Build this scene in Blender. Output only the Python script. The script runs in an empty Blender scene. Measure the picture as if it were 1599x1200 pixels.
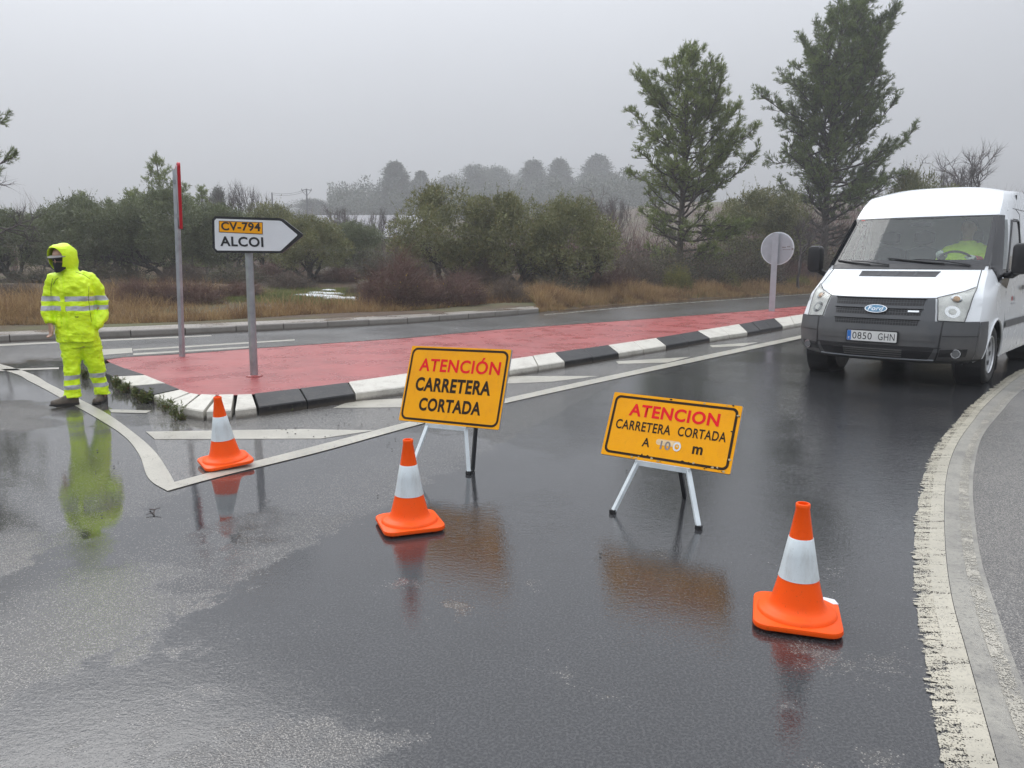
import bpy, bmesh, math, random
import numpy as np
from mathutils import Vector, Matrix, noise as mnoise
R = math.radians
random.seed(7)
rng = np.random.default_rng(11)
scene = bpy.context.scene
COL = scene.collection

# ------------------------------------------------------------------ camera
H, F, HY = 1.47, 1201.0, 408.0
PITCH = math.atan((600 - HY) / F)
cd = bpy.data.cameras.new('camera')
cam = bpy.data.objects.new('camera', cd); COL.objects.link(cam)
cd.sensor_width = 36.0; cd.lens = 36.0 * F / 1599.0
cd.clip_start = 0.05; cd.clip_end = 3000
cam.location = (0, 0, H); cam.rotation_euler = (math.pi / 2 - PITCH, 0, 0)
scene.camera = cam

# ------------------------------------------------------------------ sky, sun, exposure
SUN_EL, SUN_AZ = R(48), R(-35)          # behind the cloud, ahead and to the left
world = bpy.data.worlds.new('World'); scene.world = world
world.use_nodes = True
wn = world.node_tree.nodes; wl = world.node_tree.links
wn.clear()
w_out = wn.new('ShaderNodeOutputWorld'); w_bg = wn.new('ShaderNodeBackground')
w_sky = wn.new('ShaderNodeTexSky'); w_sky.sky_type = 'NISHITA'; w_sky.sun_disc = False
w_sky.sun_elevation = SUN_EL; w_sky.sun_rotation = SUN_AZ; w_sky.dust_density = 4.0
w_hs = wn.new('ShaderNodeHueSaturation'); w_hs.inputs['Saturation'].default_value = 0.10
# overcast dome: brightest overhead, a third as bright at the skyline, with faint cloud structure
w_tc = wn.new('ShaderNodeTexCoord'); w_sep = wn.new('ShaderNodeSeparateXYZ'); wl.new(w_tc.outputs['Generated'], w_sep.inputs[0])
def wm(op, a, b, clamp=False):
    nd = wn.new('ShaderNodeMath'); nd.operation = op; nd.use_clamp = clamp
    for i, v in enumerate((a, b)):
        if isinstance(v, bpy.types.NodeSocket): wl.new(v, nd.inputs[i])
        else: nd.inputs[i].default_value = v
    return nd.outputs[0]
w_el = wm('MAXIMUM', w_sep.outputs[2], 0.0)
w_lum = wm('ADD', wm('MULTIPLY', w_el, 2.15), 0.20)
w_no = wn.new('ShaderNodeTexNoise'); w_no.inputs['Scale'].default_value = 1.6; w_no.inputs['Detail'].default_value = 4; wl.new(w_tc.outputs['Generated'], w_no.inputs['Vector'])
w_lum = wm('MULTIPLY', w_lum, wm('ADD', wm('MULTIPLY', w_no.outputs[0], 0.22), 0.89))
w_lum = wm('MULTIPLY', w_lum, wm('SUBTRACT', 1.0, wm('MULTIPLY', w_sep.outputs[0], 0.16)))
w_cl = wn.new('ShaderNodeVectorMath'); w_cl.operation = 'SCALE'; w_cl.inputs[0].default_value = (6.45, 6.72, 7.25); wl.new(w_lum, w_cl.inputs['Scale'])
w_mix = wn.new('ShaderNodeMix'); w_mix.data_type = 'RGBA'; w_mix.inputs[0].default_value = 0.90
wl.new(w_sky.outputs[0], w_hs.inputs['Color']); wl.new(w_hs.outputs[0], w_mix.inputs[6]); wl.new(w_cl.outputs[0], w_mix.inputs[7])
w_bg.inputs['Strength'].default_value = 0.105
wl.new(w_mix.outputs[2], w_bg.inputs['Color']); wl.new(w_bg.outputs[0], w_out.inputs['Surface'])
sd = bpy.data.lights.new('sun', 'SUN'); sun = bpy.data.objects.new('sun', sd); COL.objects.link(sun)
sd.energy = 0.9; sd.angle = R(40); sd.color = (1.0, 0.98, 0.95)
sun.rotation_euler = Vector((math.sin(SUN_AZ) * math.cos(SUN_EL), math.cos(SUN_AZ) * math.cos(SUN_EL), math.sin(SUN_EL))).to_track_quat('Z', 'Y').to_euler()
scene.view_settings.view_transform = 'Standard'; scene.view_settings.look = 'None'
scene.view_settings.exposure = 0.53; scene.view_settings.gamma = 1.0
scene.cycles.use_denoising = True
scene.cycles.max_bounces = 10; scene.cycles.transparent_max_bounces = 24
scene.cycles.volume_bounces = 2; scene.cycles.diffuse_bounces = 3
scene.cycles.sample_clamp_indirect = 6.0

# ------------------------------------------------------------------ geometry helpers
_c, _s = math.cos(PITCH), math.sin(PITCH)
def ray(px, py):
    a, b = (px - 799.5) / F, -(py - 600) / F
    return np.array([a, b * _s + _c, b * _c - _s])
def G(px, py, z=0.0):                     # where a sight line meets the level z
    d = ray(px, py); return np.array([0, 0, H]) + d * ((z - H) / d[2])
def D(px, py, y):                         # the point of a sight line at distance y
    d = ray(px, py); return np.array([0, 0, H]) + d * (y / d[1])

def link(o, parent=None):
    COL.objects.link(o)
    if parent is not None: o.parent = parent
    return o
def tag(o, label=None, cat=None, group=None, kind=None):
    if label: o['label'] = label
    if cat: o['category'] = cat
    if group: o['group'] = group
    if kind: o['kind'] = kind
    return o
def empty(name, loc=(0, 0, 0), rz=0.0):
    o = bpy.data.objects.new(name, None); link(o)
    o.location = [float(c) for c in loc]; o.rotation_euler = (0, 0, rz); o.empty_display_size = 0.2
    return o
def frame_of(path):
    out = []
    n = len(path); prev = None
    for i in range(n):
        t = (path[min(i + 1, n - 1)] - path[max(i - 1, 0)]); t = t / (np.linalg.norm(t) + 1e-9)
        if prev is None:
            a = np.array([0, 0, 1.0]) if abs(t[2]) < 0.9 else np.array([1.0, 0, 0])
            u = np.cross(t, a)
        else:
            u = prev - t * (prev @ t)
        u = u / (np.linalg.norm(u) + 1e-9); prev = u
        out.append((u, np.cross(t, u)))
    return out
class MB:
    def __init__(s): s.v = []; s.f = []; s.m = []
    def add(s, vs, fs, mat=0):
        b = len(s.v); s.v += [tuple(float(c) for c in v) for v in vs]
        s.f += [tuple(b + i for i in f) for f in fs]; s.m += [mat] * len(fs)
    def poly(s, pts, mat=0): s.add(pts, [tuple(range(len(pts)))], mat)
    def box(s, c, size, rot=None, mat=0, bev=0.0):
        x, y, z = [d / 2 for d in size]
        if bev > 0:
            prof = []
            for sx, sy in ((1, 1), (-1, 1), (-1, -1), (1, -1)):
                pts = [(sx * x, sy * (y - bev)), (sx * (x - bev), sy * y)]
                if sx * sy < 0: pts.reverse()
                prof += pts
            k = 1 - bev / min(x, y)
            rings = [[(a * k, b * k, -z) for a, b in prof], [(a, b, -z + bev) for a, b in prof], [(a, b, z - bev) for a, b in prof], [(a * k, b * k, z) for a, b in prof]]
            vs = [p for r in rings for p in r]; n = len(prof)
            fs = [(i * n + j, i * n + (j + 1) % n, (i + 1) * n + (j + 1) % n, (i + 1) * n + j) for i in range(3) for j in range(n)]
            fs += [tuple(range(n - 1, -1, -1)), tuple(range(3 * n, 4 * n))]
        else:
            vs = [(sx * x, sy * y, sz * z) for sz in (-1, 1) for sx, sy in ((-1, -1), (1, -1), (1, 1), (-1, 1))]
            fs = [(3, 2, 1, 0), (4, 5, 6, 7), (0, 1, 5, 4), (1, 2, 6, 5), (2, 3, 7, 6), (3, 0, 4, 7)]
        if rot is not None: vs = [rot @ Vector(v) for v in vs]
        s.add([(v[0] + c[0], v[1] + c[1], v[2] + c[2]) for v in vs], fs, mat)
    def loft(s, rings, caps=True, closed=True, mat=0):
        n = len(rings[0]); vs = [p for r in rings for p in r]; fs = []
        for i in range(len(rings) - 1):
            for j in range(n if closed else n - 1):
                k = (j + 1) % n
                fs.append((i * n + j, i * n + k, (i + 1) * n + k, (i + 1) * n + j))
        if caps:
            fs.append(tuple(range(n - 1, -1, -1))); fs.append(tuple(range((len(rings) - 1) * n, len(rings) * n)))
        s.add(vs, fs, mat)
    def tube(s, path, rad, n=8, caps=True, mat=0):
        path = [np.array(p, float) for p in path]
        if not hasattr(rad, '__len__'): rad = [rad] * len(path)
        rings = []
        for p, r, (u, w) in zip(path, rad, frame_of(path)):
            ra, rb = (r if hasattr(r, '__len__') else (r, r))
            rings.append([p + u * ra * math.cos(2 * math.pi * k / n) + w * rb * math.sin(2 * math.pi * k / n) for k in range(n)])
        s.loft(rings, caps, True, mat)
    def lathe(s, prof, n=24, c=(0, 0, 0), mat=0, caps=False, axis='z'):
        rings = []
        for r, z in prof:
            ring = []
            for k in range(n):
                a = 2 * math.pi * k / n; p = (r * math.cos(a), r * math.sin(a), z)
                if axis == 'x': p = (p[2], p[0], p[1])
                if axis == 'y': p = (p[0], -p[2], p[1])
                ring.append((p[0] + c[0], p[1] + c[1], p[2] + c[2]))
            rings.append(ring)
        s.loft(rings, caps, True, mat)
    def prism(s, pts, z0, z1, mat=0):
        n = len(pts)
        s.add([(p[0], p[1], z0) for p in pts] + [(p[0], p[1], z1) for p in pts],
              [tuple(range(n - 1, -1, -1)), tuple(range(n, 2 * n))] + [(i, (i + 1) % n, n + (i + 1) % n, n + i) for i in range(n)], mat)
    def plate(s, pts, y0, y1, mat=0):       # outline in x,z; thickness along y
        n = len(pts)
        s.add([(p[0], y0, p[1]) for p in pts] + [(p[0], y1, p[1]) for p in pts],
              [tuple(range(n)), tuple(range(2 * n - 1, n - 1, -1))] + [(i, n + i, n + (i + 1) % n, (i + 1) % n) for i in range(n)], mat)
    def build(s, name, mats, parent=None, smooth=False, org=None, fix=True):
        me = bpy.data.meshes.new(name)
        v = s.v if org is None else [(a - org[0], b - org[1], c - org[2]) for a, b, c in s.v]
        me.from_pydata(v, [], s.f)
        for m in (mats if isinstance(mats, (list, tuple)) else [mats]): me.materials.append(m)
        me.polygons.foreach_set('material_index', s.m)
        if fix:
            bm = bmesh.new(); bm.from_mesh(me); bmesh.ops.recalc_face_normals(bm, faces=bm.faces); bm.to_mesh(me); bm.free()
        if smooth: finish_smooth(me, 40 if smooth is True else smooth)
        return link(bpy.data.objects.new(name, me), parent)
def finish_smooth(me, ang=40):
    me.polygons.foreach_set('use_smooth', [True] * len(me.polygons))
    bm = bmesh.new(); bm.from_mesh(me); lim = R(ang)
    for e in bm.edges:
        e.smooth = not (len(e.link_faces) == 2 and e.calc_face_angle(0) > lim)
    bm.to_mesh(me); bm.free()
def np_mesh(name, verts, faces, mats, mi=None, smooth=False):
    me = bpy.data.meshes.new(name); verts = np.asarray(verts, np.float32); faces = np.asarray(faces, np.int32)
    k = faces.shape[1]
    me.vertices.add(len(verts)); me.vertices.foreach_set('co', verts.ravel())
    me.loops.add(faces.size); me.loops.foreach_set('vertex_index', faces.ravel())
    me.polygons.add(len(faces)); me.polygons.foreach_set('loop_start', np.arange(0, faces.size, k, dtype=np.int32))
    for m in (mats if isinstance(mats, (list, tuple)) else [mats]): me.materials.append(m)
    if mi is not None: me.polygons.foreach_set('material_index', np.asarray(mi, np.int32))
    if smooth: me.polygons.foreach_set('use_smooth', np.ones(len(faces), bool))
    me.update(calc_edges=True); me.validate()
    return me
def rounded(w, h, r, n=5, cx=0, cz=0):
    pts = []
    for sx, sz, a0 in ((1, -1, -90), (1, 1, 0), (-1, 1, 90), (-1, -1, 180)):
        for k in range(n + 1):
            a = R(a0 + 90 * k / n)
            pts.append((cx + sx * (w / 2 - r) + r * math.cos(a), cz + sz * (h / 2 - r) + r * math.sin(a)))
    return pts
def ring_plate(mb, outer, inner, y, mat=0):  # flat band between two outlines of equal count
    n = len(outer)
    mb.add([(p[0], y, p[1]) for p in outer] + [(p[0], y, p[1]) for p in inner], [(i, (i + 1) % n, n + (i + 1) % n, n + i) for i in range(n)], mat)
def text_part(name, body, w, h, cx, cz, y, mat, parent, bold=0.02, ext=0.001, mapf=None):
    cu = bpy.data.curves.new(name, 'FONT'); cu.body = body; cu.align_x = 'CENTER'; cu.offset = bold; cu.resolution_u = 4
    cu.space_character = 1.08
    t = bpy.data.objects.new(name, cu); COL.objects.link(t)
    dg = bpy.context.evaluated_depsgraph_get(); dg.update()
    me = bpy.data.meshes.new_from_object(t.evaluated_get(dg)); bpy.data.objects.remove(t); bpy.data.curves.remove(cu)
    co = np.empty(len(me.vertices) * 3, np.float32); me.vertices.foreach_get('co', co); co = co.reshape(-1, 3)
    lo, hi = co.min(0), co.max(0)
    x = (co[:, 0] - (lo[0] + hi[0]) / 2) / (hi[0] - lo[0]) * w + cx
    z = (co[:, 1] - (lo[1] + hi[1]) / 2) / (hi[1] - lo[1]) * h + cz
    out = np.stack([x, np.full_like(x, y), z], 1)
    if mapf: out = np.array([mapf(*p) for p in out], np.float32)
    me.vertices.foreach_set('co', out.ravel().astype(np.float32)); me.name = name
    me.materials.clear(); me.materials.append(mat); me.update()
    return link(bpy.data.objects.new(name, me), parent)
def union_mesh(mb, voxel, iters=4, keep=0.5):
    me = bpy.data.meshes.new('tmp'); me.from_pydata(mb.v, [], mb.f)
    bm = bmesh.new(); bm.from_mesh(me); bmesh.ops.recalc_face_normals(bm, faces=bm.faces); bm.to_mesh(me); bm.free()
    o = bpy.data.objects.new('tmp', me); COL.objects.link(o)
    md = o.modifiers.new('r', 'REMESH'); md.mode = 'VOXEL'; md.voxel_size = voxel
    ms = o.modifiers.new('s', 'SMOOTH'); ms.iterations = iters; ms.factor = keep
    dg = bpy.context.evaluated_depsgraph_get(); dg.update()
    out = bpy.data.meshes.new_from_object(o.evaluated_get(dg)); bpy.data.objects.remove(o)
    out.polygons.foreach_set('use_smooth', [True] * len(out.polygons))
    return out
def mesh_obj(name, me, mats, parent, matf=None):
    me.name = name; me.materials.clear()
    for m in (mats if isinstance(mats, (list, tuple)) else [mats]): me.materials.append(m)
    if matf: me.polygons.foreach_set('material_index', [matf(p.center) for p in me.polygons])
    else: me.polygons.foreach_set('material_index', [0] * len(me.polygons))
    return link(bpy.data.objects.new(name, me), parent)

# ------------------------------------------------------------------ material helpers
class NT:
    def __init__(s, name):
        s.mat = bpy.data.materials.new(name); s.mat.use_nodes = True; s.t = s.mat.node_tree; s.t.nodes.clear()
        s.out = s.t.nodes.new('ShaderNodeOutputMaterial')
    def put(s, sock, v):
        if v is None: return
        if isinstance(v, bpy.types.NodeSocket): s.t.links.new(v, sock)
        elif hasattr(v, '__len__') and len(v) == 3 and sock.type == 'RGBA': sock.default_value = (*v, 1)
        else: sock.default_value = v
    def n(s, typ, outp=0, props=None, **ins):
        nd = s.t.nodes.new('ShaderNode' + typ)
        for k, v in (props or {}).items(): setattr(nd, k, v)
        for k, v in ins.items():
            key = int(k[1:]) if k[0] == '_' else k.replace('_', ' ')
            s.put(nd.inputs[key], v)
        return nd.outputs[outp]
    def pos(s): return s.n('NewGeometry', 'Position')
    def obj(s): return s.n('TexCoord', 'Object')
    def vscale(s, v, sc): return s.n('VectorMath', 0, {'operation': 'MULTIPLY'}, _0=v, _1=sc)
    def noise(s, v, scale, detail=4, rough=0.55, dist=0.0, outp=0): return s.n('TexNoise', outp, None, Vector=v, Scale=scale, Detail=detail, Roughness=rough, Distortion=dist)
    def voro(s, v, scale, outp=0, feature='F1'): return s.n('TexVoronoi', outp, {'feature': feature}, Vector=v, Scale=scale)
    def math(s, op, a, b=None, c=None, clamp=False): return s.n('Math', 0, {'operation': op, 'use_clamp': clamp}, _0=a, _1=b, _2=c)
    def step(s, v, lo, hi): return s.n('MapRange', 0, {'interpolation_type': 'SMOOTHSTEP'}, Value=v, _1=lo, _2=hi, _3=0.0, _4=1.0)
    def lerp(s, v, lo, hi, a, b): return s.n('MapRange', 0, None, Value=v, _1=lo, _2=hi, _3=a, _4=b)
    def mix(s, f, a, b): return s.n('Mix', 2, {'data_type': 'RGBA'}, _0=f, _6=a, _7=b)
    def fmix(s, f, a, b): return s.n('Mix', 0, {'data_type': 'FLOAT'}, _0=f, _2=a, _3=b)
    def sep(s, v, i): return s.n('SeparateXYZ', i, None, _0=v)
    def bump(s, h, strength=0.3, dist=0.01, normal=None): return s.n('Bump', 0, None, Height=h, Strength=strength, Distance=dist, Normal=normal)
    def pbr(s, col, rough=0.5, metal=0.0, normal=None, **kw): return s.n('BsdfPrincipled', 0, None, **{'Base_Color': col, 'Roughness': rough, 'Metallic': metal, 'Normal': normal, **kw})
    def done(s, sh): s.t.links.new(sh, s.out.inputs['Surface']); return s.mat
def simple(name, col, rough=0.5, metal=0.0, var=0.12, vs=8.0, bump=0.0, bs=60.0, **kw):
    m = NT(name); p = m.obj()
    f = m.lerp(m.noise(p, vs, 5), 0.25, 0.75, 1 - var, 1 + var)
    c = m.n('Mix', 2, {'data_type': 'RGBA', 'blend_type': 'MULTIPLY'}, _0=1.0, _6=col, _7=m.n('CombineColor', 0, None, _0=f, _1=f, _2=f))
    r = m.lerp(m.noise(p, vs * 1.7, 4), 0.3, 0.7, max(0.02, rough - 0.08), rough + 0.08)
    nm = m.bump(m.noise(p, bs, 4), bump, 0.01) if bump else None
    return m.done(m.pbr(c, r, metal, nm, **kw))
def leafmat(name, a, b, dark=None, trans=0.25, rough=0.55, tip=None):
    m = NT(name); rnd = m.n('NewGeometry', 'Random Per Island')
    big = m.noise(m.obj(), 1.3, 3)
    c = m.mix(rnd, a, b)
    c = m.mix(m.step(big, 0.42, 0.68), c, dark if dark else [x * 0.6 for x in a])
    if tip: c = m.mix(m.step(rnd, 0.93, 0.97), c, tip)
    d = m.pbr(c, rough)
    t = m.n('BsdfTranslucent', 0, None, Color=c)
    return m.done(m.n('MixShader', 0, None, _0=trans, _1=d, _2=t))
# ------------------------------------------------------------------ ground and road materials
def film(m, p):
    """Standing water: broad puddles by the give-way line, thin film elsewhere."""
    x, y = m.sep(p, 0), m.sep(p, 1)
    def blob(cx, cy, rx, ry, ang):
        ca, sa = math.cos(R(ang)), math.sin(R(ang))
        dx, dy = m.math('SUBTRACT', x, cx), m.math('SUBTRACT', y, cy)
        u = m.math('DIVIDE', m.math('ADD', m.math('MULTIPLY', dx, ca), m.math('MULTIPLY', dy, sa)), rx)
        v = m.math('DIVIDE', m.math('SUBTRACT', m.math('MULTIPLY', dy, ca), m.math('MULTIPLY', dx, sa)), ry)
        return m.math('SUBTRACT', 1.0, m.math('ADD', m.math('MULTIPLY', u, u), m.math('MULTIPLY', v, v)))
    a = m.math('MAXIMUM', blob(-2.7, 5.2, 2.4, 1.5, -35), blob(-5.8, 9.5, 4.0, 2.2, -20))
    a = m.math('MAXIMUM', a, blob(-1.0, 5.5, 1.6, 1.2, -30))
    a = m.math('MAXIMUM', a, blob(-3.4, 5.7, 1.5, 1.9, 20))
    nz = m.lerp(m.noise(p, 1.1, 5, 0.6), 0.3, 0.7, -0.55, 0.55)
    return m.step(m.math('ADD', a, nz), 0.05, 0.55)
def asphalt(name, dark, stone, stone_amt, old=False, puddle=True):
    m = NT(name); p = m.pos(); x, y = m.sep(p, 0), m.sep(p, 1)
    broad = m.noise(p, 0.55, 5, 0.6); mid = m.noise(p, 3.0, 5, 0.65)
    peel = m.noise(p, 48.0, 3, 0.65); grain = m.noise(p, 95.0, 2, 0.7)
    grit = m.voro(p, 165.0, 0); gcol = m.voro(p, 165.0, 1)
    chip = m.sep(gcol, 0)                                       # one random value per stone
    if not old:
        # seam between the newer dark lane and the older surface nearer the give-way line
        A, B = G(0, 1110), G(640, 770)
        n = np.array([-(B - A)[1], (B - A)[0]]); n /= np.linalg.norm(n)
        dist = m.math('ADD', m.math('MULTIPLY', x, float(n[0])), m.math('MULTIPLY', y, float(n[1])))
        dist = m.math('SUBTRACT', dist, float(n @ A[:2]))
        dist = m.math('ADD', dist, m.lerp(m.noise(p, 5.0, 6, 0.7), 0.3, 0.7, -0.10, 0.10))
        seam = m.step(dist, -0.03, 0.05)
        band = m.math('MULTIPLY', seam, m.math('SUBTRACT', 1.0, m.step(dist, 0.25, 1.3)))
        C1, C2 = G(0, 905), G(240, 790)
        n2 = np.array([-(C2 - C1)[1], (C2 - C1)[0]]); n2 /= np.linalg.norm(n2)
        d2 = m.math('SUBTRACT', m.math('ADD', m.math('MULTIPLY', x, float(n2[0])), m.math('MULTIPLY', y, float(n2[1]))), float(n2 @ C1[:2]))
        d2 = m.math('ADD', d2, m.lerp(m.noise(p, 4.0, 6, 0.7), 0.3, 0.7, -0.12, 0.12))
        coarse = m.math('MULTIPLY', m.step(d2, -0.02, 0.06), 0.66)
        worn = m.step(m.math('ADD', m.noise(p, 1.15, 6, 0.68), m.math('MULTIPLY', m.math('SUBTRACT', mid, 0.5), 0.5)), 0.575, 0.70)
        worn = m.math('MULTIPLY', worn, m.math('SUBTRACT', 1.0, m.step(y, 3.0, 4.2)))
        q = G(455, 1165)
        bx_, by_ = m.math('DIVIDE', m.math('SUBTRACT', x, float(q[0]) ), 0.42), m.math('DIVIDE', m.math('SUBTRACT', y, float(q[1])), 0.20)
        bl = m.math('ADD', m.math('SUBTRACT', 1.0, m.math('ADD', m.math('MULTIPLY', bx_, bx_), m.math('MULTIPLY', by_, by_))), m.lerp(m.noise(p, 7.0, 6, 0.75), 0.3, 0.7, -0.9, 0.9))
        worn = m.math('MAXIMUM', worn, m.math('MULTIPLY', m.step(bl, 0.2, 1.0), 0.85))
        light = m.math('MAXIMUM', m.math('MAXIMUM', m.math('MULTIPLY', band, 0.52), coarse), worn)
        light = m.math('MAXIMUM', light, m.math('MULTIPLY', m.step(dist, 0.0, 0.1), 0.16))
    else:
        light = m.lerp(broad, 0.3, 0.7, 0.55, 1.0)
    amt = m.math('MULTIPLY', light, stone_amt)
    base = m.mix(m.lerp(mid, 0.3, 0.7, 0, 1), dark, [c * 1.5 for c in dark])
    base = m.mix(m.step(grain, 0.42, 0.64), m.mix(0.5, base, (0.012, 0.012, 0.013)), m.mix(0.35, base, (0.10, 0.098, 0.095)))
    base = m.mix(m.math('MULTIPLY', light, 0.34), base, [c * 0.42 for c in stone])
    on = m.math('MULTIPLY', m.math('LESS_THAN', m.math('SUBTRACT', 1.0, amt), chip), m.math('SUBTRACT', 1.0, m.step(grit, 0.30, 0.62)))
    col = m.mix(on, base, m.mix(m.sep(gcol, 1), stone, [c * 0.62 for c in stone]))
    if puddle:
        fl = film(m, p)
    else:
        fl = m.step(broad, 0.6, 0.75)
    stones = m.math('SUBTRACT', 1.0, m.math('MULTIPLY', grit, 1.4))
    # running water on the far side of the lane breaks the mirror into cross ripples
    rip = m.noise(m.vscale(p, (17.0, 44.0, 1.0)), 1.0, 3, 0.6, 0.8)
    wave = m.math('MULTIPLY', m.math('MULTIPLY', rip, m.step(m.noise(p, 0.42, 3), 0.40, 0.60)), m.lerp(y, 3.0, 5.0, 0.25, 1.0))
    hgt = m.math('MULTIPLY', stones, m.fmix(fl, m.fmix(light, 0.10, 1.0), 0.01))
    nm = m.bump(hgt, 0.42, 0.0030)
    nm = m.bump(m.math('ADD', peel, m.math('MULTIPLY', grain, 0.6)), m.fmix(fl, 0.065, 0.010), 0.010, nm)
    nm = m.bump(wave, m.math('MULTIPLY', 0.26, m.math('SUBTRACT', 1.0, m.math('MULTIPLY', fl, 0.85))), 0.012, nm)
    nm = m.bump(m.noise(p, 9.0, 4), m.fmix(fl, 0.07, 0.025), 0.012, nm)
    rough = m.fmix(fl, m.fmix(light, m.lerp(mid, 0.3, 0.7, 0.02, 0.05), 0.28), 0.012)
    return m.done(m.pbr(col, rough, 0.0, nm, IOR=1.58, Specular_IOR_Level=0.5))
M = {}
M['road'] = asphalt('wet_asphalt', (0.022, 0.023, 0.026), (0.24, 0.225, 0.205), 0.55)
M['old_road'] = asphalt('old_wet_asphalt', (0.060, 0.059, 0.058), (0.34, 0.32, 0.29), 0.60, old=True)
M['far_road'] = asphalt('far_lane_asphalt', (0.038, 0.040, 0.043), (0.26, 0.25, 0.23), 0.35, old=True)
M['shoulder'] = asphalt('coarse_shoulder_asphalt', (0.085, 0.08, 0.075), (0.36, 0.335, 0.30), 0.75, old=True, puddle=False)
def paint_mat(name, col, wear, edge=0.0):
    m = NT(name); p = m.pos()
    a = m.noise(m.vscale(p, (4.0, 26.0, 1.0)), 1.0, 7, 0.7) if edge else m.noise(p, 7.0, 7, 0.72); b = m.noise(p, 60.0, 3, 0.6); g = m.voro(p, 150.0)
    v = m.math('ADD', m.math('ADD', a, m.math('MULTIPLY', b, 0.5)), m.math('MULTIPLY', g, 0.35))
    k = m.step(v, wear, wear + 0.16)
    c = m.mix(m.lerp(m.noise(p, 2.3, 5), 0.3, 0.7, 0, 1), col, [x * 0.72 for x in col])
    c = m.mix(m.math('MULTIPLY', m.step(b, 0.52, 0.68), 0.35), c, (0.14, 0.13, 0.12))
    nm = m.bump(m.math('ADD', b, m.math('MULTIPLY', g, 0.5)), 0.25, 0.004)
    sh = m.pbr(c, 0.28, 0, nm)
    return m.done(m.n('MixShader', 0, None, _0=k, _1=m.n('BsdfTransparent'), _2=sh))
M['line'] = paint_mat('road_paint', (0.49, 0.465, 0.395), 0.62)
M['line_worn'] = paint_mat('worn_road_paint', (0.46, 0.43, 0.36), 0.86)
M['line_rough'] = paint_mat('rough_edge_paint', (0.50, 0.465, 0.375), 0.70, 1)
M['line_ragged'] = paint_mat('ragged_edge_paint', (0.52, 0.48, 0.38), 0.79, 1)
def kerb_mat(name, col, dirt, rough=0.45, spec=0.4):
    m = NT(name); p = m.pos()
    n1 = m.noise(p, 4.5, 7, 0.7); n2 = m.noise(p, 34.0, 5, 0.7)
    c = m.mix(m.step(n1, 0.44, 0.68), col, [a * 0.55 + b * 0.45 for a, b in zip(col, dirt)])
    c = m.mix(m.step(n2, 0.565, 0.70), c, dirt)
    low = m.math('SUBTRACT', 1.0, m.step(m.math('ADD', m.sep(p, 2), m.math('MULTIPLY', n2, 0.05)), 0.035, 0.075))
    c = m.mix(m.math('MULTIPLY', low, 0.75), c, (0.085, 0.07, 0.055))
    return m.done(m.pbr(c, rough, 0, m.bump(m.math('ADD', n1, n2), 0.25, 0.012), Specular_IOR_Level=spec))
M['kerb_white'] = kerb_mat('white_kerb_paint', (0.55, 0.53, 0.47), (0.30, 0.27, 0.23))
M['kerb_black'] = kerb_mat('black_kerb_paint', (0.014, 0.014, 0.016), (0.06, 0.056, 0.052), 0.42, 0.22)
m = NT('red_painted_concrete'); p = m.pos()
n1 = m.noise(p, 1.3, 6, 0.65); n2 = m.noise(p, 22, 5, 0.7); st = m.noise(m.vscale(p, (1.2, 5.0, 1)), 1.6, 5, 0.6)
c = m.mix(m.step(n1, 0.35, 0.7), (0.36, 0.066, 0.063), (0.29, 0.058, 0.056))
c = m.mix(m.math('MULTIPLY', m.step(st, 0.5, 0.72), 0.3), c, (0.36, 0.09, 0.085))
c = m.mix(m.math('MULTIPLY', m.step(n2, 0.62, 0.78), 0.5), c, (0.15, 0.045, 0.045))
M['red_top'] = m.done(m.pbr(c, m.lerp(m.noise(p, 2.1, 5), 0.35, 0.65, 0.22, 0.40), 0, m.bump(m.math('ADD', n2, m.math('MULTIPLY', st, 2.0)), 0.22, 0.012)))
m = NT('pavement_tiles'); p = m.pos()
br = m.n('TexBrick', 0, None, Vector=m.n('VectorRotate', 0, {'rotation_type': 'Z_AXIS'}, Vector=p, Angle=R(-22)), Scale=2.5, _1=(0.30, 0.27, 0.235), _2=(0.23, 0.205, 0.18), _3=(0.09, 0.08, 0.07))
mo = m.step(m.noise(p, 1.2, 6, 0.7), 0.48, 0.66)
c = m.mix(mo, br, (0.15, 0.115, 0.08))
M['pavement'] = m.done(m.pbr(c, m.lerp(m.noise(p, 0.9, 4), 0.4, 0.6, 0.12, 0.45), 0, m.bump(m.noise(p, 40, 4), 0.2, 0.01)))
M['kerb_grey'] = kerb_mat('grey_concrete_kerb', (0.21, 0.195, 0.175), (0.12, 0.105, 0.09))
m = NT('gutter_concrete'); p = m.pos()
n1 = m.noise(p, 2.2, 6, 0.7); g = m.voro(p, 140.0)
c = m.mix(m.step(n1, 0.4, 0.66), (0.31, 0.295, 0.255), (0.20, 0.19, 0.17))
c = m.mix(m.math('MULTIPLY', m.step(m.noise(p, 55, 4, 0.7), 0.52, 0.64), 0.55), c, (0.11, 0.105, 0.10))
M['gutter'] = m.done(m.pbr(c, 0.34, 0, m.bump(m.math('ADD', g, n1), 0.4, 0.004)))
# soil, litter and short turf of the field
m = NT('field_soil'); p = m.pos()
n1 = m.noise(p, 0.16, 6, 0.62); n2 = m.noise(p, 2.4, 6, 0.7); n3 = m.noise(p, 18, 5, 0.7)
c = m.mix(m.step(n2, 0.35, 0.68), (0.06, 0.036, 0.022), (0.10, 0.065, 0.034))
c = m.mix(m.step(n1, 0.46, 0.62), c, m.mix(n3, (0.075, 0.085, 0.03), (0.11, 0.10, 0.04)))
c = m.mix(m.step(n3, 0.55, 0.75), c, (0.05, 0.035, 0.024))
M['soil'] = m.done(m.pbr(c, 0.9, 0, m.bump(m.math('ADD', n2, n3), 0.6, 0.06)))

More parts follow.
